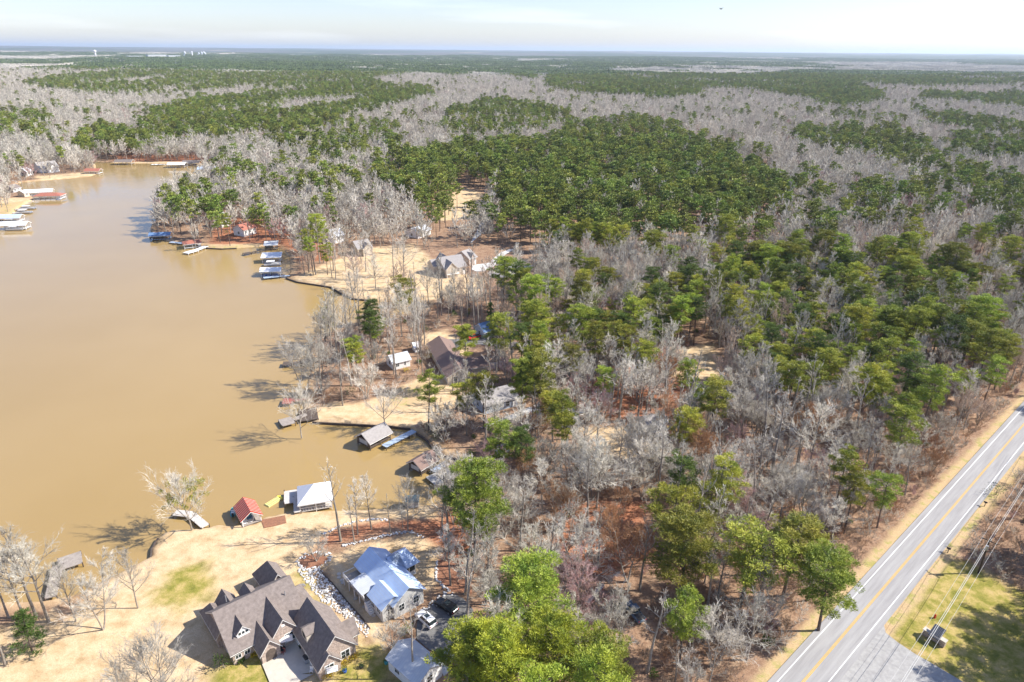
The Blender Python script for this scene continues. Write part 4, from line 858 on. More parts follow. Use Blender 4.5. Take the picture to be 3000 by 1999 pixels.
def small_shed():
    a = P(*T2(1,2,[(440,372)])[0]); t = thing('lakeside_shed', 'tiny shed with a grey-green roof on the bank of the cove', 'shed', (a.x, a.y, 0), R(6)); W, Rf = MB(), MB(); gable(W, Rf, None, .2, 3.0, .2, 2.4, 1.9, 2.7, 'u', oh=.25); ob('wall', W, 'greysid', t); ob('roof', Rf, mat('green_grey_roof', (.22,.30,.30), (.18,.25,.25)), t); door(t, 1.6, .2, 'v-', .05, .8, 1.7)
small_shed()
# mid-lake boathouses off the point
zp = lambda x, y: (420+x/5.348, 620+y/5.348)
bh = [('boathouse with a brown-red hip roof and white dock off the point', zp(770,545), R(28), 8, 6, 'redroof2', 'hip', 'white', None),
      ('small dark boathouse with a pale sloping roof at the end of a thin walkway', zp(2010,580), R(12), 6, 4, 'metal_g', 'flat', 'wood', 'greysid'),
      ('boathouse with a plain white roof, middle of the three by the thin walkway', zp(2020,770), R(10), 8.5, 5, 'white_roof', 'flat', 'wood_pale', None),
      ('boathouse with a pale tarpaulin roof nearest the curved seawall', zp(2010,985), R(8), 8.5, 4.2, 'white_roof', 'gable', 'wood_pale', None),
      ('blue-roofed boathouse in the shade at the tip of the point', zp(280,420), R(14), 10, 6, 'blue_roof', 'gable', 'bluedeck', 'bluesid')]
for lb, c, th, L, Wd, rf, st, dk, wl in bh: boathouse('boathouse', lb, c, th, L, Wd, rf, st, deck=dk, walls=wl, clear=1.5, zr=3.9)
boat('pontoon_boat', 'white pontoon boat moored in front of the plain white roof', zp(2030,830), R(12), 8, 2.8, 'pontoon', 'white', 'white')
boat('motor_boat', 'dark blue covered boat under the pale tarpaulin roof', zp(1990,1000), R(8), 7, 2.6, 'v', 'blue', 'blue')
dock('white_dock', 'white floating dock in front of the brown-red roofed boathouse', [zp(980,545), zp(820,610), zp(660,655)], [3, 4], .2, 'white')
dock('thin_walkway', 'long thin walkway dock with a dark square end', [zp(1900,600), zp(1680,645), zp(1570,665)], [1.2, 3], .3, 'wood_dark')
dock('seawall_dock', 'grey dock joining the seawall to the tarpaulin-roofed boathouse', [zp(2300,1005), zp(2130,1015), zp(1880,1040)], [1.4, 2.4], .25, 'bluedeck')
dock('shaded_dock', 'dark blue-grey dock in the shade of the point', [zp(620,500), zp(420,480)], 2.2, .2, 'bluedeck')
# far left shore
zf = lambda x, y: (x/6.534, 460+y/6.534)
for lb, c, th, L, Wd, rf, st in [('boathouse with a bright red roof at the far left headland', zf(1800,310), R(5), 11, 7, 'redroof2', 'gable'),
      ('long white-roofed boathouse behind the red one on the left shore', zf(770,720), R(20), 16, 6, 'white_roof', 'gable'),
      ('large boathouse with a dull red roof and white bays on the left shore', zf(960,790), R(8), 17, 8, 'redroof2', 'hip'),
      ('boathouse with a bluish-white curved roof at the left edge', zf(200,1220), R(10), 13, 6, 'metal_w', 'gable'),
      ('white-roofed boathouse nearest the camera at the left edge', zf(290,1360), R(9), 14, 6, 'white_roof', 'gable')]:
    boathouse('boathouse', lb, c, th, L, Wd, rf, st, deck='white', clear=2)
for lb, c in [('white pontoon boat upper one moored between the left shore boathouses', zf(540,985)), ('white pontoon boat lower one moored between the left shore boathouses', zf(470,1065)), ('pontoon boat under the bluish-white roof', zf(230,1240)), ('pontoon boat under the white roof at the left edge', zf(300,1385))]:
    boat('pontoon_boat', lb, c, R(8), 9, 3, 'pontoon', 'white', 'white', group='pontoon boats on the left shore')
dock('left_shore_dock', 'pale dock reaching to the upper pontoon boat on the left shore', [zf(290,1005), zf(520,1000)], 2.0, .2, 'wood_pale')
dock('left_shore_dock', 'pale dock reaching to the lower pontoon boat on the left shore', [zf(235,1080), zf(420,1060)], 2.0, .2, 'wood_pale')
zg = lambda x, y: (320+x/5.883, 440+y/5.883)
for lb, c, rf in [('orange-decked boathouse on the far end of the lake', zg(270,235), 'shingle'), ('white-roofed boathouse right of the middle of the far shore', zg(1180,285), 'white_roof'), ('black-roofed boathouse in the shade on the far shore', zg(1430,250), 'shingle'), ('low blue-white boathouse behind the pine-covered point', zg(1700,365), 'metal_w')]:
    boathouse('boathouse', lb, c, R(6), 14, 8, rf, 'gable', deck='wood', clear=3)
boat('motor_boat', 'small white boat moored at the middle of the far shore', zg(850,250), R(5), 12, 4, 'v', 'white', 'white')

# ---- seawalls and stone edging
def wallpath(name, label, path, h0, h1, th, m, cat, pxz=0, kind=None):
    pts = [P(x, y, pxz) for x, y in path]; o = pts[0]; t = thing(name, label, cat, (o.x, o.y, 0)); mb = MB()
    for a, b in zip(pts[:-1], pts[1:]):
        e = (b-a).normalized(); n = Vector((-e.y, e.x, 0))*th/2; A = a-o; B = b-o; mb.prism([(*(A+n)[:2], h0), (*(A-n)[:2], h0), (*(B-n)[:2], h0), (*(B+n)[:2], h0)], h1-h0)
    ob('cap', mb, m, t); return t
wallpath('seawall', 'dark curved timber seawall along the tan lawn by the grey-roofed house', [(837,814),(871,826),(925,834),(969,841),(1000,860),(1034,875),(1085,880)], -1.5, .12, .35, 'wood_dark', 'seawall')
wallpath('seawall', 'timber seawall below the tan lawn beside the dark-walled boathouse', [(915,1237),(1067,1245),(1150,1250),(1202,1256)], -1.5, .12, .35, 'wood_dark', 'seawall')
wallpath('seawall', 'timber seawall curving along the right side of the cove', [(1220,1269),(1249,1288),(1261,1303),(1302,1335),(1337,1344)], -1.5, .12, .35, 'wood_dark', 'seawall')
wallpath('seawall', 'short curved seawall at the corner of the near tan lawn', [(442,1633),(444,1609),(463,1577)], -1.5, .12, .3, 'wood_dark', 'seawall')
wallpath('seawall', 'low seawall in front of the pine-covered point', [(595,722),(608,727),(650,729),(693,727)], -1.5, .12, .35, 'wood_dark', 'seawall')
wallpath('retaining_curb', 'thin dark edging along the riprap strip', [hz([q])[0] for q in [(1410,290),(1560,450),(1720,650),(1900,850),(1980,960)]], -.2, .3, .2, 'wood_dark', 'edging')
RK = []
for k in range(4):
    rg = random.Random(k); mb = MB(); mb.ball((0, 0, 0), .28, (1, .8, .6), 6, 4); mb.v = [tuple(c_*rg.uniform(.75, 1.25) for c_ in v_) for v_ in mb.v]; me = mb.mesh('rock'); me.materials.append(M['rock']); RK.append(me)
def rocks(name, label, poly=None, line=None, wd=.8, step=.42):
    pts = []
    if poly:
        q = np.array([tuple(P(x, y)[:2]) for x, y in poly]); gx, gy = np.meshgrid(np.arange(q[:, 0].min(), q[:, 0].max(), step), np.arange(q[:, 1].min(), q[:, 1].max(), step)); X = gx.ravel()+np.random.uniform(-.25, .25, gx.size); Y = gy.ravel()+np.random.uniform(-.25, .25, gx.size); k = inpoly(X, Y, [tuple(a) for a in q]); pts = [(a, b, .1) for a, b in zip(X[k], Y[k])]
    else:
        pp = [P(x, y) for x, y in line]
        for a, b in zip(pp[:-1], pp[1:]):
            n = max(1, int((b-a).length/.22))
            for i in range(n): c_ = a.lerp(b, i/n); pts.append((c_.x+random.uniform(-wd, wd)/2, c_.y+random.uniform(-wd, wd)/2, .1))
    n = len(pts); scatter(name, pts, np.random.randint(0, 4, n), np.random.uniform(.45, 1.15, n), np.random.uniform(0, 6, n), RK, label, 'rocks')
rocks('riprap', 'wide strip of white and grey riprap between the two near houses', poly=hz([(1150,210),(1260,260),(1400,240),(1460,330),(1600,500),(1780,720),(1965,960),(1965,1080),(1850,960),(1600,760),(1430,640),(1250,430),(1160,300)]))
rocks('riprap_edging', 'white rocks ringing the round red mulch bed', line=hz([(1150,210),(1190,130),(1290,85),(1420,80),(1520,120),(1540,160),(1440,220)]), wd=1.1)
rocks('stone_edging', 'low white stone edging above the lawn behind the pale-roofed house', line=[(950,1565),(980,1550),(1000,1540),(1050,1528),(1100,1523),(1140,1524)], wd=.6)
rocks('stone_edging', 'white stone edging between mulch strip and the upper lawn of the pale-roofed house', line=[(1000,1602),(1042,1592),(1090,1580),(1130,1570),(1170,1562),(1215,1560),(1240,1575)], wd=.7)
rocks('stone_edging', 'white stone edging around the garden bed right of the pale-roofed house', line=T2(1,2,[(660,740),(655,850),(700,910),(760,945)]), wd=.4)
rocks('stone_edging', 'white rocks along the upper edge of the dark driveway', line=T2(1,2,[(550,1090),(600,1040),(680,980),(760,950)]), wd=1.3)
PAVED = [npx(p) for p in [T2(2, 2, [(930,1700),(1400,1120),(1388,1175),(1600,1370),(2060,1640)]), [(1180+x/5.62, 1720+y/5.62) for x, y in [(230,640),(260,480),(560,230),(830,110),(1160,370),(1100,900),(640,1110),(230,860)]]]]

# ---- vehicles
def car(label, c0, c1, paint, L=4.6, Wd=1.85, Ht=1.65, sunroof=True, name='parked_suv', cat='car', truck=False):
    a = P(*c0, .6); b = P(*c1, .6); m_ = (a+b)/2; th = ang(b, a); t = thing(name, label, cat, (m_.x, m_.y, .17), th)
    if truck: prof = [(-.5, .45), (-.5, .95), (-.12, .98), (-.10, .98), (.20, 1.0), (.46, .95), (.5, .7), (.5, .4)]
    else: prof = [(-.5, .4), (-.5, .85), (-.46, 1.0), (.22, 1.0), (.44, .88), (.5, .68), (.5, .35)]
    def ex(pr, wl, wt, zl, zh):
        mb = MB(); n = len(pr); 
        for s_ in (-1, 1):
            for x, z in pr: k = (z-zl)/(zh-zl); w_ = wl+(wt-wl)*max(0, min(1, k)); mb.v.append((x*L, s_*w_/2, z))
        mb.f = [tuple(range(n)), tuple(range(2*n-1, n-1, -1))]+[(i, n+i, n+(i+1) % n, (i+1) % n) for i in range(n)]; return mb
    o = ob('body', ex(prof, Wd, Wd*.93, .4, 1.0), paint, t)
    bv = o.modifiers.new('b', 'BEVEL'); bv.width = .07; bv.segments = 2
    if truck: cab = [(-.13, .985), (-.10, Ht), (.12, Ht), (.24, 1.0)]
    else: cab = [(-.47, .99), (-.41, Ht-.05), (.02, Ht-.02), (.20, 1.0)]
    ob('glasshouse', ex(cab, Wd*.9, Wd*.72, 1.0, Ht), 'glass', t)
    rf = [(cab[1][0]-.005, Ht-.06), (cab[1][0]-.003, Ht+.02), (cab[2][0]+.01, Ht+.02), (cab[2][0]+.012, Ht-.06)]
    ro = ob('roof', ex(rf, Wd*.76, Wd*.74, 1, Ht), paint, t)
    if sunroof: s_ = MB(); x0 = cab[1][0]*L*.35; s_.box(x0-.15, x0+.75, -.42, .42, Ht+.021, Ht+.03); ob('sunroof', s_, 'glass', t)
    if truck: bd = MB(); bd.box(-L*.48, -L*.15, -Wd*.4, Wd*.4, .985, 1.0); ob('truck_bed', bd, 'dark', t)
    for sx in (-.31, .32):
        for sy in (-1, 1):
            w_ = MB(); w_.tube([(sx*L, sy*(Wd/2-.2), .34), (sx*L, sy*(Wd/2+.01), .34)], .34, 14, True); wo_ = ob('wheel', w_, 'dark', t); r_ = MB(); r_.tube([(sx*L, sy*(Wd/2+.012), .34), (sx*L, sy*(Wd/2+.025), .34)], .2, 10, True); ob('rim', r_, 'steel', wo_)
    for sy in (-1, 1):
        h = MB(); h.box(L*.485, L*.505, sy*Wd*.36-.18, sy*Wd*.36+.18, .68, .84); ob('headlight', h, 'steel', t); h = MB(); h.box(-L*.505, -L*.49, sy*Wd*.38-.12, sy*Wd*.38+.12, .75, .95); ob('tail_light', h, 'red', t); h = MB(); h.box(L*.16, L*.19, sy*(Wd/2+.02)-.1, sy*(Wd/2+.02)+.1, 1.0, 1.15); ob('wing_mirror', h, paint, t)
    return t
zk = lambda x, y: (1180+x/5.62, 1720+y/5.62)
car('white SUV with a dark sunroof parked on the dark driveway', zk(262,430), zk(505,650), 'carwhite')
car('black car with tinted roof parked behind the white one', zk(600,245), zk(830,400), 'black', 4.8)
car('bright red pickup parked by the blue-roofed cottage', (1374, 993), (1402, 985), 'red', 5.2, 1.9, 1.8, False, 'pickup_truck', 'pickup truck', True)
car('dark blue pickup in the shaded clearing under the big tree', (2123, 1166), (2148, 1150), 'blue', 5.4, 2, 1.8, False, 'pickup_truck', 'pickup truck', True)
car('blue-grey pickup half hidden in the bottom wood', (1845, 1778), (1872, 1812), mat('slate_paint', (.12, .17, .24), (.10, .15, .2), 1, .3), 5.2, 1.9, 1.8, False, 'pickup_truck', 'pickup truck', True)

# ---- entrance monument, hydrant, mailbox, power line
def monument():
    z = lambda x, y: (2640+x/9.8, 1780+y/9.8)
    a = P(*z(640,760)); b = P(*z(1230,1120)); th = ang(a, b); L = (b-a).length; t = thing('entrance_monument', 'stone entrance wall with a dark ribbed roof panel between two stone piers on the grass', 'monument', (a.x, a.y, 0), th)
    w_ = MB(); w_.box(.6, L-.6, -.25, .25, 0, .75); ob('wall', w_, 'brick', t)
    for x in (.3, L-.3):
        p_ = MB(); p_.box(x-.4, x+.4, -.4, .4, 0, 1.2); o_ = ob('pier', p_, 'brick', t); c_ = MB(); c_.prism([(x-.5, -.5, 1.2), (x+.5, -.5, 1.2), (x+.5, .5, 1.2), (x-.5, .5, 1.2)], .12); ob('cap', c_, 'conc', o_)
    q = MB(); q.prism([(.9, -1.1, 1.45), (L-.7, -1.1, 1.45), (L-.7, 1.2, 2.45), (.9, 1.2, 2.45)], -.12); r_ = ob('roof_panel', q, mat('ribbed_dark_roof', (.06,.065,.08), (.045,.05,.06), 1, .45, strip=(0, 4, (.12,.13,.15), .6)), t)
    e = MB(); e.box(1.05, 1.25, -.5, .7, .75, 1.75); e.box(L-1.1, L-.95, -.5, .7, .75, 1.75); ob('side_frame', e, 'wood_dark', t); f = MB(); f.box(1.1, L-.9, -.84, -.76, 1.38, 1.58); ob('trim', f, 'conc', t); TAKEN.append((a.x, a.y, 4))
monument()
def hydrant():
    p = P(2640+960/9.8, 1780+300/9.8); t = thing('fire_hydrant', 'red fire hydrant on the grass behind the entrance monument', 'fire hydrant', (p.x, p.y, 0)); a = MB(); a.tube([(0, 0, 0), (0, 0, .08), (0, 0, .08), (0, 0, .6), (0, 0, .75), (0, 0, .85)], [.2, .2, .14, .14, .17, .04], 10, True); ob('barrel', a, 'red', t); b = MB(); b.tube([(-.26, 0, .5), (.26, 0, .5)], .07, 8, True); b.tube([(0, 0, .42), (0, -.26, .42)], .09, 8, True); ob('nozzle', b, 'red', t)
hydrant()
def mailbox(px_, py_, lb, m):
    p = P(px_, py_); t = thing('mailbox', lb, 'mailbox', (p.x, p.y, 0), R(42)); a = MB(); a.box(-.07, .07, -.07, .07, 0, 1.1); ob('post', a, 'wood_dark', t); b = MB(); b.tube([(-.1, -.35, 1.22), (-.1, .35, 1.22)], .17, 10, True); b.box(-.27, .07, -.35, .35, 1.06, 1.2); ob('box', b, m, t)
mailbox(2884, 1484, 'black mailbox on a post beside the right edge of the road', 'black'); mailbox(2776, 1620, 'small dark mailbox on the shadowed road verge', 'dark')
PB = P(2866, 1679); PT = None
best = None
for hh in np.arange(6, 16, .1):
    X_, Y_ = proj(np.array([PB.x]), np.array([PB.y]), np.array([hh])); d_ = abs(Y_[0]*1.275-1582)
    if best is None or d_ < best[0]: best = (d_, hh)
PH = best[1]; print('pole height', PH)
def upole(x, y, label, hgt=PH):
    t = thing('utility_pole', label, 'utility pole', (x, y, 0), math.atan2(RD.y, RD.x)); a = MB(); a.tube([(0, 0, -.5), (0, 0, hgt+.3)], [.19, .13], 8, True); ob('pole', a, 'pole', t)
    b = MB(); b.box(-.07, .07, -1.3, 1.3, hgt-.35, hgt-.2); ob('crossarm', b, 'pole', t)
    for y_ in (-1.2, 0, 1.2): i_ = MB(); i_.tube([(0, y_, hgt-.2 if y_ else hgt+.3), (0, y_, hgt if y_ else hgt+.5)], [.06, .04], 6, True); ob('insulator', i_, 'steel', t)
    c_ = MB(); c_.tube([(-.45, 0, hgt-2.2), (-.45, 0, hgt-1.2)], .28, 10, True); ob('transformer', c_, 'steel', t); return t
u0 = P(2640, 1999, PH); dr = (Vector((PB.x, PB.y, 0))-Vector((u0.x, u0.y, 0))); dr.z = 0; dr.normalize()
upole(PB.x, PB.y, 'utility pole with crossarm and grey transformer right of the road'); PA = Vector((PB.x, PB.y))-Vector((dr.x, dr.y))*52; PC = Vector((PB.x, PB.y))+Vector((dr.x, dr.y))*62
nrm = Vector((-dr.y, dr.x, 0))
for k, (off, dz, lb) in enumerate([(1.2, 0, 'thin overhead wire on the left end of the crossarm'), (0, .5, 'thick pale overhead cable at the top of the utility pole'), (-1.2, 0, 'thin overhead wire on the right end of the crossarm'), (.12, -2.0, 'lower bright overhead cable below the crossarm')]):
    mb = MB()
    for A_, B_ in ((PA, PB), (PB, PC)):
        pts = []
        for i in range(21): u = i/20; q = Vector((A_[0], A_[1], 0)).lerp(Vector((B_[0], B_[1], 0)), u)+nrm*off; pts.append((q.x, q.y, PH+dz-1.1*4*u*(1-u)*.6))
        mb.tube(pts, (.022, .035, .022, .045)[k], 4)
    tag(ob('overhead_wire', mb, 'wire'), lb, 'overhead wire')

# ---- garden things
def shrub(px_, py_, r_, m_, name, label, group=None, tall=1.0, seed=0):
    p = P(px_, py_); t = thing(name, label, 'shrub', (p.x, p.y, -.03), random.random()*6, group); tr, cr = bush(int(px_)+seed, r_, 230, .26, .07, .9); cr.v = [(a, b, c*tall) for a, b, c in cr.v]; ob('stem', tr, 'bark', t); ob('leaves', cr, m_, t)
h_ = lambda x, y: hz([(x, y)])[0]
shrub(*h_(310,1400), 1.5, 'leaf', 'evergreen_shrub', 'tall light-green shrub at the front left corner of the brick house', tall=1.7)
shrub(*h_(1465,1510), .8, 'leaf_yel', 'yellow_shrub', 'yellow shrub, left one of the two nearest the garage gable window')
shrub(*h_(1525,1490), .7, 'leaf_yel', 'yellow_shrub', 'yellow shrub, right one of the two nearest the garage gable window')
shrub(*h_(1710,1345), 1.1, 'leaf_yel', 'yellow_shrub', 'largest round golden shrub at the corner of the garage wing')
shrub(*h_(1810,1290), .9, 'leaf_yel', 'yellow_shrub', 'golden shrub at the far right of the garage wing bed')
shrub(*h_(650,1265), .5, 'leaf_yel', 'yellow_shrub', 'small golden shrub by the front walk of the brick house')
shrub(*h_(510,1335), .6, 'leaf', 'low_shrub', 'low green shrub under the front windows of the brick house')
shrub(*h_(880,1150), .7, 'leaf_yel', 'yellow_shrub', 'ochre shrub beside the arched entry')
shrub(1200, 1858, 1.6, 'leaf', 'evergreen_shrub', 'green shrub at the back corner of the pale-roofed garage')
for i, (x, y, r_, m_, l_) in enumerate([(1372,915,1.4,'leaf_yel','yellow shrub right of the grey-roofed house door'),(1370,925,1.2,'leaf','green shrub right of the grey-roofed house'),(1240,768,2.0,'leaf','round dark green shrub left of the grey-roofed house'),(1260,1050,1.6,'leaf_yel','yellow-green shrub at the back of the brown-roofed house'),(1190,1090,1.4,'leaf_yel','yellow-green shrub below the pale-roofed outbuilding'),(1020,1155,2.0,'leaf','green shrub beside the fallen log on the point'),(1250,970,2.0,'leaf','green shrub left of the red pickup'),(662,684,1.6,'leaf','bright green ball shrub on the pine-covered point'),(1262,1265,2.2,'leaf','dark green shrub at the landward end of the blue-grey dock'),(1282,1290,1.8,'leaf','lower green shrub along the cove seawall'),(1043,1060,3.0,'leaf','large green shrub under the bare trees of the wooded point'),(1530,1180,1.2,'leaf_yel','yellow shrub at the right end of the blue-walled house'),(2915,1450,2.6,'leaf','bright green thicket right of the road by the black mailbox'),(2935,1530,1.3,'twig_brown','orange-leaved bush right of the road')]): shrub(x, y, r_, m_, 'shrub', l_, seed=i)
def umbrella(px_, py_, lb, r_=1.3):
    p = P(px_, py_, 0); t = thing('patio_umbrella', lb, 'patio umbrella', (p.x, p.y, .16), R(20)); a = MB(); a.tube([(0, 0, 0), (0, 0, 2.3)], .04, 6); ob('pole', a, 'steel', t); b = MB(); cs = [(-r_, -r_*.7, 2.0), (r_, -r_*.7, 2.0), (r_, r_*.7, 2.0), (-r_, r_*.7, 2.0)]
    for i in range(4): b.poly([cs[i], cs[(i+1) % 4], (0, 0, 2.35)])
    ob('canopy', b, 'white', t)
def patio_table(px_, py_, lb):
    p = P(px_, py_, 0); t = thing('patio_table', lb, 'table', (p.x, p.y, .16)); a = MB(); a.tube([(0, 0, .7), (0, 0, .75)], .6, 14, True); ob('top', a, 'dark', t)
    for k in range(4): b = MB(); b.tube([(.4*math.cos(k*1.57), .4*math.sin(k*1.57), 0), (.3*math.cos(k*1.57), .3*math.sin(k*1.57), .7)], .03, 5); ob('leg', b, 'dark', t)
def chair(px_, py_, rz, lb, m_='dark', z=.16, group=None):
    p = P(px_, py_, 0); t = thing('patio_chair', lb, 'chair', (p.x, p.y, z), rz, group); a = MB(); a.box(-.28, .28, -.28, .28, .4, .46); ob('seat', a, m_, t); b = MB(); b.box(-.28, .28, .24, .3, .46, 1.0); ob('backrest', b, m_, t)
    for sx in (-1, 1):
        for sy in (-1, 1): c_ = MB(); c_.box(sx*.25-.025, sx*.25+.025, sy*.25-.025, sy*.25+.025, 0, .4); ob('leg', c_, m_, t)
def grill(px_, py_, lb):
    p = P(px_, py_, 0); t = thing('barbecue_grill', lb, 'grill', (p.x, p.y, .16), R(-50)); a = MB(); a.box(-.6, .6, -.3, .3, .1, .85); ob('cabinet', a, 'steel', t); b = MB(); b.tube([(-.5, 0, .95), (.5, 0, .95)], .3, 12, True); ob('lid', b, 'dark', t)
umbrella(*h_(1015,1170), 'white rectangular patio umbrella in the courtyard of the brick house'); patio_table(*h_(975,1225), 'dark patio table under the white umbrella'); grill(*h_(1245,1340), 'barbecue grill in the shade of the garage wing')
chair(*h_(940,1225), R(80), 'left patio chair by the dark table in the courtyard'); chair(*h_(985,1245), R(-20), 'front patio chair by the dark table in the courtyard', 'wood_red')
umbrella(*h_(1560,1530), 'pale canopy in the garden at the bottom edge right of the garage wing', .9); chair(*h_(1310,1460), R(0), 'white chair at the edge of the parking court', 'white')
def planter(px_, py_, lb, pot, pl=.45, z=.02):
    p = P(px_, py_, 0); t = thing('planter', lb, 'planter', (p.x, p.y, z)); a = MB(); a.tube([(0, 0, 0), (0, 0, .5)], [.28, .4], 12, True); ob('pot', a, pot, t); tr, cr = bush(int(px_*7), pl, 90, .2, .05); cr.v = [(x, y, q+.45) for x, y, q in cr.v]; ob('plant', cr, 'leaf', t)
planter(*T2(1,2,[(310,1440)])[0], 'teal pot among the plants left of the garage', 'teal'); planter(*T2(1,2,[(140,1470)])[0], 'dark pot with green plant on the bottom lawn', 'dark'); planter(*T2(1,2,[(25,1500)])[0], 'blue pot at the bottom lawn below the golden shrubs', 'blue'); planter(*h_(1105,1060), 'dark pot by the courtyard wall', 'dark', z=.16); planter(*h_(1190,1180), 'small dark pot by the courtyard shade edge', 'dark', .3, .16)
def rain_barrel():
    p = P(*T2(1,2,[(745,1410)])[0]); t = thing('covered_trailer', 'dark covered trailer with white lid behind the pale-roofed garage', 'trailer', (p.x, p.y, 0), R(-50)); a = MB(); a.box(-1, 1, -.6, .6, .3, 1.2); ob('body', a, 'bluesid', t); b = MB(); b.box(-1.05, 1.05, -.65, .65, 1.2, 1.3); ob('lid', b, 'white', t)
    for s_ in (-1, 1): w_ = MB(); w_.tube([(0, s_*.62, .3), (0, s_*.75, .3)], .3, 12, True); ob('wheel', w_, 'dark', t)
rain_barrel()
def logpile():
    a = P(*(1480+895/3.742, 1580+740/3.742)); b = P(*(1480+1070/3.742, 1580+540/3.742)); t = thing('log_wall', 'pale-topped red-sided timber retaining wall in the shaded bottom wood', 'retaining wall', (a.x, a.y, 0), ang(a, b)); L = (b-a).length; m_ = MB(); m_.box(0, L, -.25, .25, -.1, .9); ob('face', m_, 'redbrick', t); c_ = MB(); c_.box(-.05, L+.05, -.35, .35, .9, 1.02); ob('top', c_, 'wood_pale', t)
logpile()
def stump(px_, py_, lb): 
    p = P(px_, py_); t = thing('stepping_stone', lb, 'stepping stone', (p.x, p.y, 0), 0, 'stepping stones beside the pale-roofed house'); a = MB(); n = 8; rg = random.Random(int(px_)); a.prism([(.45*rg.uniform(.8, 1.1)*math.cos(6.28*i/n), .45*rg.uniform(.8, 1.1)*math.sin(6.28*i/n), .02) for i in range(n)], .07); ob('slab', a, 'conc', t)
kz = lambda x, y: (980+x/6.03, 1560+y/6.03)
for i, (x, y) in enumerate([(75,740),(80,800),(130,850),(150,890),(375,1170),(530,1310),(600,1380),(690,1470)]): stump(*kz(x, y), 'round flagstone %s the shaded side lawn of the pale-roofed house' % ['at the top of','second down','third down','fourth down','in the middle of','fifth from below the middle of','near the bottom of','lowest on'][i])
# far away: works with tank, hall and steam, pylon
def far(px_, py_): p = P(px_, py_, 0); return p
def industry():
    def hs(x, y): return float(height(np.array([x]), np.array([y]))[0])
    a = P(281, 168, 8); sc_ = a.y/1568.*1.275
    t = thing('storage_silo', 'white rounded storage dome far away near the horizon on the left', 'silo', (a.x, a.y, hs(a.x, a.y))); r_ = 4.6*a.y/2000; m_ = MB(); m_.tube([(0, 0, 0), (0, 0, 18+2*r_)], r_*.5, 14, True); ob('tower', m_, 'white', t); d = MB(); d.ball((0, 0, 18+2*r_), r_*.9, (1, 1, .9), 14, 8); ob('dome', d, 'white', t)
    for k, (x0, x1, y_) in enumerate([(378,420,171),(435,490,170),(495,528,171)]):
        A = P(x0, y_, 8); B = P(x1, y_, 8); L = (B-A).length; t = thing('factory_hall', ['long white factory hall near the horizon, leftmost of three', 'long white factory hall near the horizon, middle and longest of three', 'white factory hall near the horizon, rightmost of three'][k], 'factory', (A.x, A.y, hs(A.x, A.y)), ang(A, B)); m_ = MB(); m_.box(0, L, 0, 90, -10, 26); ob('wall', m_, 'white', t); q = MB(); q.box(-2, L+2, -2, 92, 26, 29); ob('roof', q, 'white_roof', t)
    st = bpy.data.materials.new('steam'); st.use_nodes = True; b_ = st.node_tree.nodes['Principled BSDF']; b_.inputs['Base Color'].default_value = (.9, .9, .92, 1); b_.inputs['Roughness'].default_value = 1
    for k, (x, y, h_2, lean_) in enumerate([(538,170,11,.5),(565,169,11,-.1),(578,168,6,1.0),(594,167,7,-.3),(606,167,8,-.7)]):
        a = P(x, y, 8); u = a.y/2000; m_ = MB(); rg = random.Random(k); 
        for i in range(7): f_ = i/6; m_.ball((lean_*h_2*u*f_+rg.uniform(-1, 1)*u, 0, 8+h_2*u*f_), (1.0+1.6*f_)*u*rg.uniform(.7, 1.1), (1, 1, 1.1), 8, 5)
        o = ob('steam_plume', m_, st, smooth=True); o.location = (a.x, a.y, hs(a.x, a.y)); tag(o, ['white steam plume leaning right, leftmost above the factory', 'upright white steam plume beside the leftmost one', 'low white steam plume leaning right in the middle', 'small upright steam plume, fourth from the left', 'steam plume leaning left, rightmost above the factory'][k], 'steam', kind='stuff')
    for k, (x, y, hh) in enumerate([(517,194,12),(727,188,8),(176,198,9)]):
        a = P(x, y, 0); u = a.y/2000; t = thing('pylon', ['nearest lattice power pylon standing in the far plantation', 'lattice power pylon farther right in the far plantation', 'lattice power pylon far left beyond the bare woods'][k], 'pylon', (a.x, a.y, hs(a.x, a.y))); H_ = hh*u; m_ = MB()
        for sx in (-1, 1):
            for sy in (-1, 1): m_.tube([(sx*H_*.13, sy*H_*.13, 0), (sx*H_*.025, sy*H_*.025, H_)], .35, 4)
        for i in range(6): z0 = H_*i/6; w0 = H_*(.13-.1*i/6); w1 = H_*(.13-.1*(i+1)/6); m_.tube([(-w0, -w0, z0), (w1, -w1, z0+H_/6)], .22, 3); m_.tube([(w0, w0, z0), (-w1, w1, z0+H_/6)], .22, 3)
        ob('tower', m_, 'steel', t); c_ = MB(); [c_.box(-w, w, -.25, .25, z, z+.4) for w, z in ((H_*.2, H_*.7), (H_*.17, H_*.85))]; ob('crossarm', c_, 'steel', t)
industry()
def bird():
    p = P(2112, 110, 90); d = (P(2112, 400, 0)-Vector((0, 0, 0))); 
    x = (2112-CX)/F; y = -(27-CY)/F; x2 = _c*x-_s*y; y2 = _s*x+_c*y; dv = Vector((x2, _cp+y2*_sp, -_sp+y2*_cp))*150; q = Vector((0, 0, H))+dv
    t = thing('bird', 'small dark bird gliding high in the sky at the upper right', 'bird', q, .5); b = MB(); b.tube([(-.34, 0, 0), (-.2, 0, .01), (0, 0, .02), (.2, 0, .01), (.36, 0, .02), (.42, 0, .0)], [.015, .06, .085, .07, .05, .01], 8, True); ob('body', b, 'skin', t, smooth=True)
    for s_ in (-1, 1): w_ = MB(); w_.prism([(.14, s_*.04, .03), (.2, s_*.38, .2), (.02, s_*.8, .28), (-.04, s_*.4, .18), (-.14, s_*.04, .03)], .015); ob('wing', w_, 'skin', t)
    w_ = MB(); w_.prism([(-.3, .03, 0), (-.55, .1, 0), (-.55, -.1, 0), (-.3, -.03, 0)], .01); ob('tail', w_, 'skin', t)
bird()

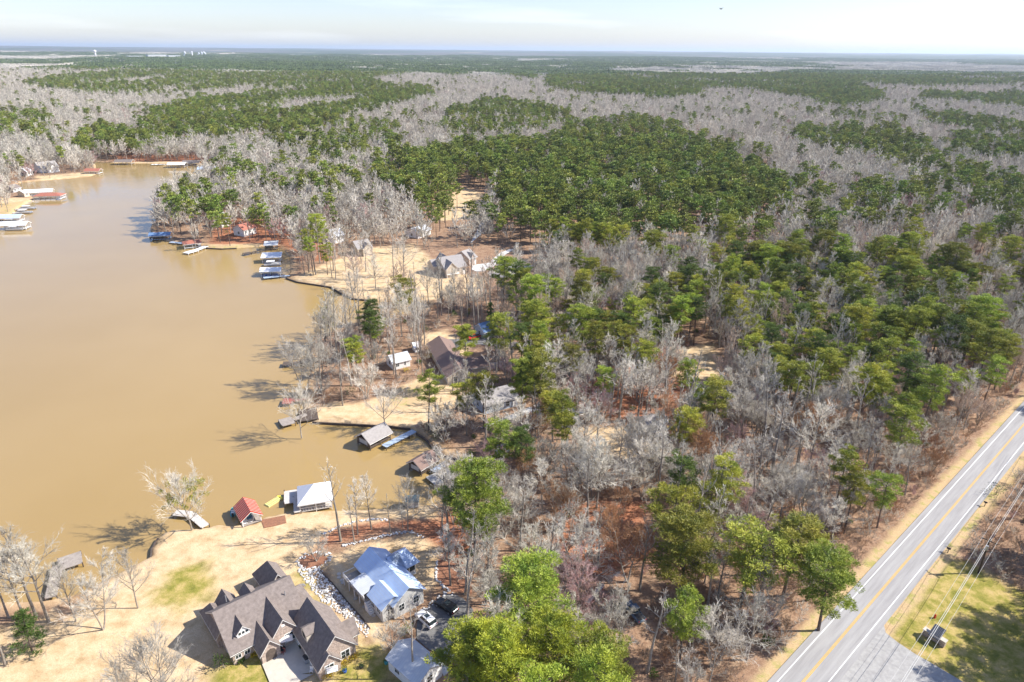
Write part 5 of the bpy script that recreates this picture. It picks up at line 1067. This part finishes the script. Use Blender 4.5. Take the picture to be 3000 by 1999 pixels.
# ------------------------------------------------------------ trees: hand-placed ones (overview pixel of the foot, height)
def pxy(x, y): p = V(x, y); return p.x, p.y
HAND = [
 ('big', 441, 1218, 14.5, 'bare_tree', 'wide bare tree with yellow-green mistletoe leaning over the walkway dock', 1.0),
 ('bare0', 317, 1398, 13, 'bare_tree', 'slender bare tree alone on the tan lawn by the curved shore', .8),
 ('bare4', 240, 1408+40, 15, 'bare_tree', 'leaning bare tree, rightmost beside the L-shaped dock', .9),
 ('bare0', 175, 1383+45, 13, 'bare_tree', 'bare tree directly in front of the L-shaped dock walkway', .9),
 ('bare1', 112, 1388+40, 18, 'bare_tree', 'tall bare tree just left of the L-shaped dock', 1.1),
 ('bare0', 84, 1378+40, 19, 'bare_tree', 'tallest pale bare tree at the left lakeside clump', 1.1),
 ('bare1', 57, 1390+35, 17, 'bare_tree', 'bare tree behind the green cedar at the left edge', 1.0),
 ('bare3', 20, 1420, 16, 'bare_tree', 'bare tree at the far left edge of the lawn', 1.0),
 ('cedar', 75, 1500, 8.5, 'cedar_tree', 'bushy green cedar on the lawn at the lower left', 1.25),
 ('slim1', 12, 1530, 15, 'bare_tree', 'bare trunk in front of the cedar at the lower left corner', .9),
 ('big2', 385, 1640, 16, 'bare_tree', 'wide bare tree in front of the brown-roofed house, left of its shadow', .9),
 ('bare0', 300, 1660, 12, 'bare_tree', 'thin bare tree at the bottom edge left of the house', .9),
 ('slim0', 783, 1244, 20, 'bare_tree', 'tall bare tree overlapping the white hip-roofed boathouse', 1.0),
 ('bare1', 822, 1228, 14, 'bare_tree', 'pale bare tree in the mulch strip right of the white boathouse', .9),
 ('slim0', 815, 1248, 13, 'bare_tree', 'shorter bare tree at the low stone edging right of the white boathouse', .9),
 ('bare3', 854, 1217, 14, 'bare_tree', 'bare tree with a full pinkish crown above the lake water', .9),
 ('slim1', 898, 1229, 11, 'bare_tree', 'small thin bare tree midway along the stone-edged bed', .8),
 ('slim1', 926, 1214, 11.5, 'bare_tree', 'dark broken-topped trunk left of the small green-roofed shed', .6),
 ('bare0', 938, 1222, 13.5, 'bare_tree', 'dark forked bare tree right behind the small green-roofed shed', .9),
 ('slim0', 1023, 1290, 9, 'bare_tree', 'arching bare tree right of the pale-roofed house', 1.2),
 ('bare5', 728, 1290, 6, 'bare_tree', 'small bare ornamental tree in the round rock-edged bed', 1.3),
 ('slim0', 952, 1560, 17, 'bare_tree', 'tall straight tree crossing in front of the pale-roofed garage', .9),
 ('bare5', 902, 1500, 8, 'bare_tree', 'small bare tree between the pale-roofed house and its garage', 1.0),
 ('pine5', 1092, 1299, 24, 'pine_tree', 'big bright pine at the head of the cove beside the lake', 1.1),
 ('slim0', 1125, 1330, 15, 'bare_tree', 'pale bare tree right in front of the big cove pine', 1.1),
 ('piney', 1085, 1640, 18, 'pine_tree', 'yellow-green pine overhanging the dark driveway at the bottom', 1.3),
 ('piney', 1165, 1680, 20, 'pine_tree', 'yellow-green pine at the bottom edge right of the garage', 1.15),
 ('pine5', 1205, 1500, 20, 'pine_tree', 'broad bright pine right of the two parked cars', 1.25),
 ('piney', 1265, 1640, 20, 'pine_tree', 'broad yellow-green pine at the bottom centre', 1.05),
 ('pine5', 1375, 1670, 17, 'pine_tree', 'round-crowned pine at the bottom centre right', 1.2),
 ('pined', 1560, 1205, 17, 'pine_tree', 'left of two dark-green pines standing in the leafy middle wood', 1.1),
 ('pine0', 1655, 1228, 18, 'pine_tree', 'right of two green pines standing in the leafy middle wood', 1.15),
 ('pine5', 1560, 1395, 19, 'pine_tree', 'broad bright pine standing alone over the leaf-covered clearing', 1.4),
 ('pine2', 1700, 1395, 17, 'pine_tree', 'flat-topped pine in the roadside cluster, middle one', 1.7),
 ('pine0', 1800, 1370, 18, 'pine_tree', 'pine at the back of the roadside cluster', 1.6),
 ('pine5', 1880, 1450, 17, 'pine_tree', 'pine closest to the two-lane road overhanging its edge', 1.35),
 ('pine2', 1560, 1530, 14, 'pine_tree', 'small round pine below the roadside cluster', 1.1),
 ('bare2', 1640, 1530, 12, 'bare_tree', 'white multi-stemmed bare tree below the roadside pines', 1.1),
 ('pine0', 1112, 985, 17, 'pine_tree', 'layered pine in front of the brown-roofed middle house', 1.2),
 ('pine1', 1198, 1000, 20, 'pine_tree', 'tall slim pine beside the blue-walled long house', 1.0),
 ('pine2', 1235, 985, 22, 'pine_tree', 'tallest round-topped pine near the blue-roofed cottage', 1.1),
 ('cedar', 1126, 770, 12, 'cedar_tree', 'narrow green cedar beside the blue-roofed cottage', .75),
 ('pine5', 1270, 1015, 14, 'pine_tree', 'dark rounded pine right of the blue-walled long house', 1.2),
 ('pine5', 1575, 925, 13, 'pine_tree', 'isolated bright pine at the edge of the leafy clearing', 1.1),
 ('pine2', 2012, 935, 14, 'pine_tree', 'dark-green pine below the large right-hand stand', 1.1),
 ('pine0', 2085, 1000, 14, 'pine_tree', 'pine at the lower tip of the right-hand stand', 1.0),
 ('big', 693, 1005, 15, 'bare_tree', 'spreading bare tree at the lakeside end of the tan lawn', .9),
 ('big2', 735, 900, 17, 'bare_tree', 'widest pale bare tree on the wooded point over the docks', .95),
 ('big2', 760, 800, 17, 'bare_tree', 'bare tree dotted with mistletoe at the mouth of the inlet', .9),
 ('bare4', 690, 880, 15, 'bare_tree', 'bare tree leaning over the water behind the upper brown dock', 1.0),
 ('big', 885, 1012-30, 13, 'bare_tree', 'bare tree with long shadows in the middle of the tan lawn', .9),
 ('slim1', 1000, 948, 14, 'bare_tree', 'single tall tree in front of the brown-roofed middle house', .9),
 ('slim0', 1225, 860, 18, 'bare_tree', 'tall bare tree next to the flagpole-like trunk by the red car', .8),
 ('slim1', 1040, 905, 19, 'bare_tree', 'tall slender tree by the left corner of the brown-roofed house', .9),
 ('bare1', 1075, 930, 14, 'bare_tree', 'bare tree at the front gable of the brown-roofed house', .9),
 ('slim0', 962, 850, 20, 'bare_tree', 'very tall trunk right of the pale-roofed outbuilding', .8),
 ('slim1', 905, 860, 19, 'bare_tree', 'tall bare trunk left of the pale-roofed outbuilding', .8),
 ('bare0', 985, 700, 17, 'bare_tree', 'tall bare tree on the slope under the grey-roofed house', .9),
 ('slim0', 1090, 760, 22, 'bare_tree', 'tallest dark trunk in front of the grey-roofed house lawn', .8),
 ('slim1', 1015, 725, 20, 'bare_tree', 'tall thin tree between the inlet and the grey-roofed house', .8),
 ('bare_red', 1130, 1085, 8, 'bare_tree', 'reddish budding tree behind the lakeside dark dock', 1.3),
 ('bare_red', 1150, 1040, 7, 'bare_tree', 'pink budding tree in front of the blue-walled long house', 1.2),
 ('bare_red', 1690, 1040, 8, 'bare_tree', 'red budding tree in the middle of the grey wood', 1.0),
 ('bare_red', 1860, 1110, 9, 'bare_tree', 'red budding tree deep in the grey wood left of the road', 1.0),
 ('bare_red', 1400, 745, 11, 'bare_tree', 'pinkish bare tree in a gap of the central pines', 1.1),
 ('bare2', 1330, 1340, 13, 'bare_tree', 'large white multi-stemmed tree behind the bottom pines', 1.3),
 ('bare2', 1400, 1490, 12, 'bare_tree', 'white bare tree beside the red-sided log pile', 1.0),
 ('bare_brown', 1400, 1240, 10, 'bare_tree', 'young tree still holding rust-brown leaves in the leafy wood', .9),
 ('bare_brown', 1470, 1280, 9, 'bare_tree', 'bushy tree with orange-brown dead leaves', .9),
 ('bare_brown', 1430, 1180, 8, 'bare_tree', 'smaller brown-leaved tree behind the orange-brown one', .9),
 ('pine0', 2480, 1290, 19, 'pine_tree', 'pine beyond the right edge shading the road verge', 1.5),
 ('pine5', 2490, 1430, 17, 'pine_tree', 'pine beyond the right edge behind the entrance monument', 1.2),
 ('bare3', 450, 592-20, 13, 'bare_tree', 'bare tree leaning out over the water at the tip of the point', 1.1),
]
allhand = []
for kd, px_, py_, hg, nm, lb, wd in HAND:
    x, y = pxy(px_, py_); t = tree(kd, x, y, hg, nm, lb, wide=wd, cat={'cedar_tree': 'cedar'}.get(nm)); TAKEN.append((x, y, 3.0)); allhand.append(t)
# mistletoe balls in two lakeside trees
def mistletoe(t, seed, n, H_):
    rng = random.Random(seed)
    for _ in range(n):
        mb = MB(); a = rng.random()*6.28; r_ = rng.uniform(1.2, 4.6); leafblob(mb.v, mb.f, rng, Vector((math.cos(a)*r_, math.sin(a)*r_, H_*rng.uniform(.5, .97)))*1.0, rng.uniform(.35, .85), 70, .28, .07, 1)
        ob('mistletoe', mb, 'mistle', t)
mistletoe(allhand[0], 3, 42, 14); mistletoe([t for t in allhand if 'inlet' in t['label']][0], 4, 9, 16)

# ------------------------------------------------------------ trees: the woods
rng = np.random.RandomState(11)
def candidates(y0, y1, s, us=1.12):
    nx = int((2*us*(y1+60))/s)+2; ny = int((y1-y0)/s)+1
    gx, gy = np.meshgrid(np.arange(nx), np.arange(ny)); X = (gx-nx/2)*s+rng.uniform(-.48, .48, gx.shape)*s; Y = y0+gy*s+rng.uniform(-.48, .48, gx.shape)*s
    X = X.ravel(); Y = Y.ravel(); k = np.abs(X) < us*(Y+45); return X[k], Y[k]
def build_woods():
    Xs = []; Ys = []
    for y0, y1, s in ((62, 300, 4.7), (300, 700, 5.4), (700, 1500, 7.0), (1500, 2700, 9.0)):
        x, y = candidates(y0, y1, s); Xs.append(x); Ys.append(y)
    X = np.concatenate(Xs); Y = np.concatenate(Ys); D = np.hypot(X, Y)
    keep = np.ones(len(X), bool)
    nb = Y < 760; s = np.full(X.shape, -99.); s[nb] = sdf(X[nb], Y[nb], LAKE); keep &= s < -2.2
    t, v = road_uv(X, Y); keep &= ~((np.abs(v) < 8.2) & (t > -100)); keep &= ~((v < 0) & (v > -27) & (t > -100) & (t < 150)); keep &= ~((v < -8) & (v > -46) & (t < 26))
    for p in CLEAR: keep &= ~inpoly(X, Y, p)
    lawnm = np.zeros(len(X), bool)
    for p in LAWNS: lawnm |= inpoly(X, Y, p)
    keep &= ~(lawnm & (rng.rand(len(X)) > np.where(Y > 200, .3, .15)))
    for bx, by, br in TAKEN: keep &= (X-bx)**2+(Y-by)**2 > br*br
    X, Y, D, t, v, s = (a[keep] for a in (X, Y, D, t, v, s))
    Z = height(X, Y); px, py = proj(X, Y, Z+15.)
    g = np.zeros(len(X)); jx, jy = jig(px, py, X, Y)
    for d, p in PINES: g = np.maximum(g, inpoly(jx, jy, p)*d)
    base = np.where(Y < 900, .05, .03)+.28*(fbm(X/50, Y/50, 2) > .66)*(Y < 1100)
    g = g*np.where(Y > 1000, sstep(.30, .46, fbm(X/170+7, Y/480, 3)), 1)
    off = (px < -10) | (px > 2365) | (py > 1580)
    g = np.where(off & (fbm(X/80+9, Y/80, 3) > .5), .6, g)
    pine = rng.rand(len(X)) < np.maximum(g, base)
    fx, fy = proj(X, Y, Z); pine &= ~((fx > 1010) & (fx < 1480) & (fy > 1130) & (fy < 1560))
    # density: thinner wood round the houses and in the near leafy wood
    dens = np.ones(len(X)); resid = (px > 640) & (px < 1250) & (py > 520) & (py < 1130) & ~pine; dens[resid] = .6
    dens[(Y < 700) & ~pine & ~resid] = .86
    leafy = (px > 1020) & (px < 1560) & (py > 1000) & ~pine; dens[leafy] = .6
    dens[(px > 1100) & (px < 1720) & (py > 1250)] *= .6
    dens[pine & (Y < 1000)] *= .66; dens[~pine & (g > .5) & (Y < 420)] *= .9
    brushz = (v > 0) & (v < 26) & (t > -40) & (t < 160) & ~pine
    k = (rng.rand(len(X)) < dens); X, Y, Z, D, px, py, pine, g, t, v, s, brushz = (a[k] for a in (X, Y, Z, D, px, py, pine, g, t, v, s, brushz))
    n = len(X); resid_ = (px > 640) & (px < 1300) & (py > 480) & (py < 1130); hp = rng.uniform(.72, 1.08, n)*np.where(g > .9, .82, .8); hb = rng.uniform(.65, 1.1, n)*np.where(brushz, .72, .95); rot = rng.uniform(0, 6.28, n)
    infr = (px > -12) & (px < 2365) & (py < 1600)
    fx, fy = proj(X, Y, Z); infr &= (fy < 1700)
    def nearest(mask, m):
        i = np.where(mask & infr)[0]; return i[np.argsort(D[i])][:m]
    hp_n = sum('pine' in h[4] for h in HAND); hb_n = len(HAND)-hp_n-3
    ip = nearest(pine, 300-hp_n); ib = nearest(~pine, 300-hb_n)
    LM = [(V(1470,1568), 'the bottom centre edge'), (V(600,1440), 'the brown-roofed brick house'), (V(880,1330), 'the pale-roofed house with the deck'), (V(985,1440), 'the two parked cars'), (V(960,1540), 'the pale-roofed garage'),
          (V(1040,1180), 'the small green-roofed shed'), (V(1100,1255), 'the grey-roofed boathouse'), (V(1010,1040), 'the brown-roofed middle house'), (V(1150,960), 'the blue-walled long house'), (V(1120,775), 'the blue-roofed cottage'),
          (V(1040,640), 'the large grey-roofed house with white driveway'), (V(850,590), 'the pale house behind the lakeside lawn'), (V(700,560), 'the red-roofed lake house'), (V(1350,1340), 'the leafy clearing at the bottom'), (V(1610,880), 'the brown clearing'),
          (V(1500,985), 'the white cabins in the wood'), (V(2200,1250), 'the two-lane road'), (V(1980,1450), 'the lower two-lane road'), (V(2300,1050), 'the upper two-lane road'), (V(1700,1080), 'the red budding trees'), (V(1840,800), 'the right-hand pine stand'),
          (V(2100,700), 'the far right pine stand'), (V(1320,700), 'the central pine stand'), (V(700,830), 'the mouth of the inlet'), (V(740,960), 'the wooded point with the docks'), (V(80,1400), 'the L-shaped dock'), (V(1560,700), 'the gap between pine stands'), (V(1110,450), 'the woodland drive'), (V(2250,1400), 'the dark-roofed entrance monument'), (V(480,520), 'the pine-covered point')]
    LP = np.array([[a.x, a.y] for a, _ in LM])
    def lab(i, kd, hh):
        d = np.hypot(LP[:, 0]-X[i], LP[:, 1]-Y[i]); j = int(np.argmin(d)); dx = X[i]-LP[j, 0]; dy = Y[i]-LP[j, 1]
        side = ('right of' if dx > 0 else 'left of') if abs(dx) > abs(dy) else ('beyond' if dy > 0 else 'in front of')
        r_ = 'close' if d[j] < 14 else ('near' if d[j] < 30 else 'well')
        sz = 'tall' if hh > .78 else ('mid-sized' if hh > .66 else 'short')
        return '%s %s %s %s %s' % (sz, kd, r_, side, LM[j][1]), '%s near %s' % ('pines' if 'pine' in kd else 'bare trees', LM[j][1])
    made = {}
    for q, i in enumerate(ip):
        kk = ('pine0', 'pine1', 'pine2', 'pine3', 'pine4', 'pine5', 'pined', 'pine2')[rng.randint(8)]
        l_, gr = lab(i, {'pine0': 'full-crowned pine', 'pine1': 'high-crowned pine', 'pine2': 'flat-topped pine', 'pine3': 'slim pine', 'pine4': 'ragged pine', 'pine5': 'broad pine', 'pined': 'dark-green pine'}[kk], hp[i]); h0 = TREEMESH[kk][2]
        made.setdefault(l_, []).append((px[i], len(made))); o_ = tree(kk, X[i], Y[i], h0*hp[i], 'pine_tree', l_, gr, rot[i], wide=1.12); made[l_][-1] = (px[i], q, o_)
    for q, i in enumerate(ib):
        kk = ('bare0', 'bare1', 'bare2', 'bare3', 'bare4', 'bare5', 'slim0', 'slim1', 'slim0', 'slim1')[rng.randint(10)]
        rr = rng.rand(); kd = 'bare grey tree'
        if rr < .05: kk = 'bare_red'; kd = 'reddish bare tree'
        elif rr < .09: kk = 'bare_brown'; kd = 'brown-leaved tree'
        kd = {'bare0': 'spreading bare tree', 'bare1': 'slender bare tree', 'bare2': 'multi-stemmed bare tree', 'bare3': 'upright bare tree', 'bare4': 'forked bare tree', 'bare5': 'bushy bare tree', 'slim0': 'sparse bare tree', 'slim1': 'pole-like bare tree'}.get(kk, kd); l_, gr = lab(i, kd, hb[i]); h0 = TREEMESH[kk][2]
        o_ = tree(kk, X[i], Y[i], h0*hb[i], 'bare_tree', l_, gr, rot[i], wide=1.15); made.setdefault(l_, []).append((px[i], 1000+q, o_))
    for l_, os_ in made.items():
        w_ = {2: ('left-hand', 'right-hand'), 3: ('leftmost', 'middle', 'rightmost'), 4: ('leftmost', 'left-of-centre', 'right-of-centre', 'rightmost'), 5: ('leftmost', 'second-from-left', 'middle', 'second-from-right', 'rightmost')}.get(len(os_))
        if w_:
            for w1, (a_, b_, o_) in zip(w_, sorted(os_, key=lambda q_: q_[:2])): o_['label'] = w1+' '+l_
    rest = np.ones(n, bool); rest[ip] = False; rest[ib] = False
    a = rest & pine; lowm = Y > 330
    NP = [(PINE_NEAR[k], 'pbark', 'needle') for k in (0, 1, 2, 3, 4, 5)]+[(PINE_LOW[k], 'pbark', 'needle_far') for k in range(4)]
    idx = np.where(lowm, 6+rng.randint(0, 4, n), rng.randint(0, 6, n))
    far_s = np.where(Y > 1500, 1.12, 1.0)
    plant = (g > .92) & (Y > 900)
    scatter('pine_forest', np.stack([X, Y, Z], 1)[a], idx[a], (hp*far_s*1.06)[a], rot[a], [joined(x) for x in NP], 'green pine woods stretching behind the lake to the far ridge', 'pine woods')
    b = rest & ~pine
    NB = [(BARE_NEAR[k], 'bark', 'twig') for k in range(6)]+[(BARE_LOW[k], 'bark', 'twig') for k in range(3)]+[(BARE_LOW[2], 'bark', 'twig_red'), (BARE_NEAR[2], 'bark', 'twig_red'), (SPARSE[0], 'bark', 'twig'), (SPARSE[1], 'bark', 'twig'), (BARE_NEAR[5], 'bark', 'twig_tan'), (BARE_NEAR[3], 'bark', 'twig_tan')]
    idx = np.where(lowm, 6+rng.randint(0, 3, n), rng.randint(0, 6, n)); redm = rng.rand(n) < .025; idx = np.where(redm, np.where(lowm, 9, 10), idx); r4 = rng.rand(n); idx = np.where(~lowm & (r4 < np.where(resid_, .5, .22)), 11+rng.randint(0, 2, n), idx); idx = np.where(~lowm & (r4 > np.where(brushz, .55, .85)), 13+rng.randint(0, 2, n), idx)
    scatter('bare_forest', np.stack([X, Y, Z], 1)[b], idx[b], (hb*far_s)[b]*1.08, rot[b], [joined(x) for x in NB], 'pale grey leafless woods filling the land between the pine stands', 'bare woods')
    print('trees', n, 'pine stuff', a.sum(), 'bare stuff', b.sum(), 'indiv far pine', D[ip].max(), 'bare', D[ib].max())
    # far canopy patches beyond
    rg = random.Random(5)
    def patch(kind, size=72, n=64):
        v = []; f = []
        for _ in range(n):
            c = Vector((rg.uniform(-.5, .5)*size, rg.uniform(-.5, .5)*size, 0)); hh = rg.uniform(11, 19); r = rg.uniform(3.5, 6.5)
            if kind == 'p':
                for q in range(9):
                    d = Vector((rg.uniform(-1, 1), rg.uniform(-1, 1), rg.uniform(-.2, 1))).normalized(); p = c+Vector((0, 0, hh-r))+d*r*.7; x = d.cross(rv(rg)).normalized()*r*.62; y = d.cross(x).normalized()*r*.62
                    k = len(v); v += [tuple(p-x), tuple(p-y*.8+d*.8), tuple(p+x), tuple(p+y+d)]; f.append((k, k+1, k+2, k+3))
            else:
                for q in range(11):
                    a_ = rg.random()*6.28; b0 = c+Vector((0, 0, hh*.35)); e = c+Vector((math.cos(a_)*r*rg.random(), math.sin(a_)*r*rg.random(), hh*rg.uniform(.7, 1))); twigcone(v, f, e*.25+b0*.75, e, rg.uniform(.5, 1.0))
        mb = MB(); mb.v = v; mb.f = f; return mb
    X, Y = candidates(2650, 9500, 62, 1.0); Z = height(X, Y); px, py = proj(X, Y, Z+12.)
    gg = np.zeros(len(X))
    for d, p in PINES: gg = np.maximum(gg, inpoly(px, py, p)*d)
    g2 = sstep(.45, .53, fbm(X/1500+3, Y/2600+8, 4)); gg = np.maximum(gg, g2*.85*((py < 165)))
    fld = (fbm(X/700+30, Y/1400+3, 2) > .86) & (Y > 3000)
    pn = rng.rand(len(X)) < gg; mp_ = []
    for kd, n_ in (('p', 3), ('b', 3)):
        for _ in range(n_):
            me = patch(kd).mesh('patch'); me.materials.append(M['needle_dark' if kd == 'p' else 'twig']); mp_.append(me)
    k = ~fld; idx = np.where(pn, rng.randint(0, 3, len(X)), rng.randint(3, 6, len(X)))
    scatter('distant_forest', np.stack([X, Y, Z], 1)[k], idx[k], rng.uniform(.9, 1.15, len(X))[k], rng.uniform(0, 6.28, len(X))[k], mp_, 'hazy blue-green forest canopy reaching to the horizon', 'distant forest')
build_woods()
def build_brush():
    X, Y = candidates(64, 300, 2.1); n = len(X); s = sdf(X, Y, LAKE); t, v = road_uv(X, Y)
    keep = (s < -1.0) & ~((np.abs(v) < 6.6) & (t > -100)) & ~((v < 0) & (t < 22) & (v > -44))
    for p in CLEAR+LAWNS: keep &= ~inpoly(X, Y, p)
    for p in PAVED: keep &= ~inpoly(X, Y, p)
    edge = (np.abs(v) < 28) & (t > -60); dens = np.where(edge, .75, .24); dens *= .4+1.2*fbm(X/9, Y/9, 3)
    for bx, by, br in TAKEN:
        if br > 3.5: keep &= (X-bx)**2+(Y-by)**2 > (br*.9)**2
    keep &= rng.rand(n) < dens; X, Y, edge = X[keep], Y[keep], edge[keep]; n = len(X)
    sh = [bare_tree(61, 3.0, 1.1, .05, 8, 5, 5, .011, fork=4), bare_tree(62, 4.5, .9, .1, 9, 5, 5, .013, fork=3), bare_tree(63, 2.2, 1.3, .05, 8, 5, 5, .011, fork=5)]
    pr = [joined((q, 'brush', m_)) for q, m_ in ((sh[0], 'brush'), (sh[1], 'twig'), (sh[2], 'brush'), (sh[2], 'twig_red'), (sh[0], 'twig_brown'))]+[joined((bush(64, 1.0, 260, .3, .07), 'brush', 'leaf'))]
    idx = rng.choice(6, n, p=[.34, .24, .2, .06, .12, .04]); Z = np.zeros(n)-.05
    scatter('undergrowth', np.stack([X, Y, Z], 1), idx, rng.uniform(.6, 1.25, n), rng.uniform(0, 6.28, n), pr, 'tangled brown undergrowth on the wood floor and road banks', 'undergrowth')
build_brush()

# ------------------------------------------------------------ hazy air
def haze():
    mb = MB(); mb.box(-60000, 60000, -400, 60000, -6, 260)
    m = bpy.data.materials.new('hazy_air'); m.use_nodes = True; N = m.node_tree.nodes; N.remove(N['Principled BSDF'])
    pv = N.new('ShaderNodeVolumePrincipled'); pv.inputs['Color'].default_value = (.72, .83, 1, 1); pv.inputs['Density'].default_value = HAZE; pv.inputs['Anisotropy'].default_value = .3
    m.node_tree.links.new(pv.outputs[0], N['Material Output'].inputs['Volume'])
    tag(ob('haze', mb, m), kind='stuff')
HAZE = 4.6e-5
haze()
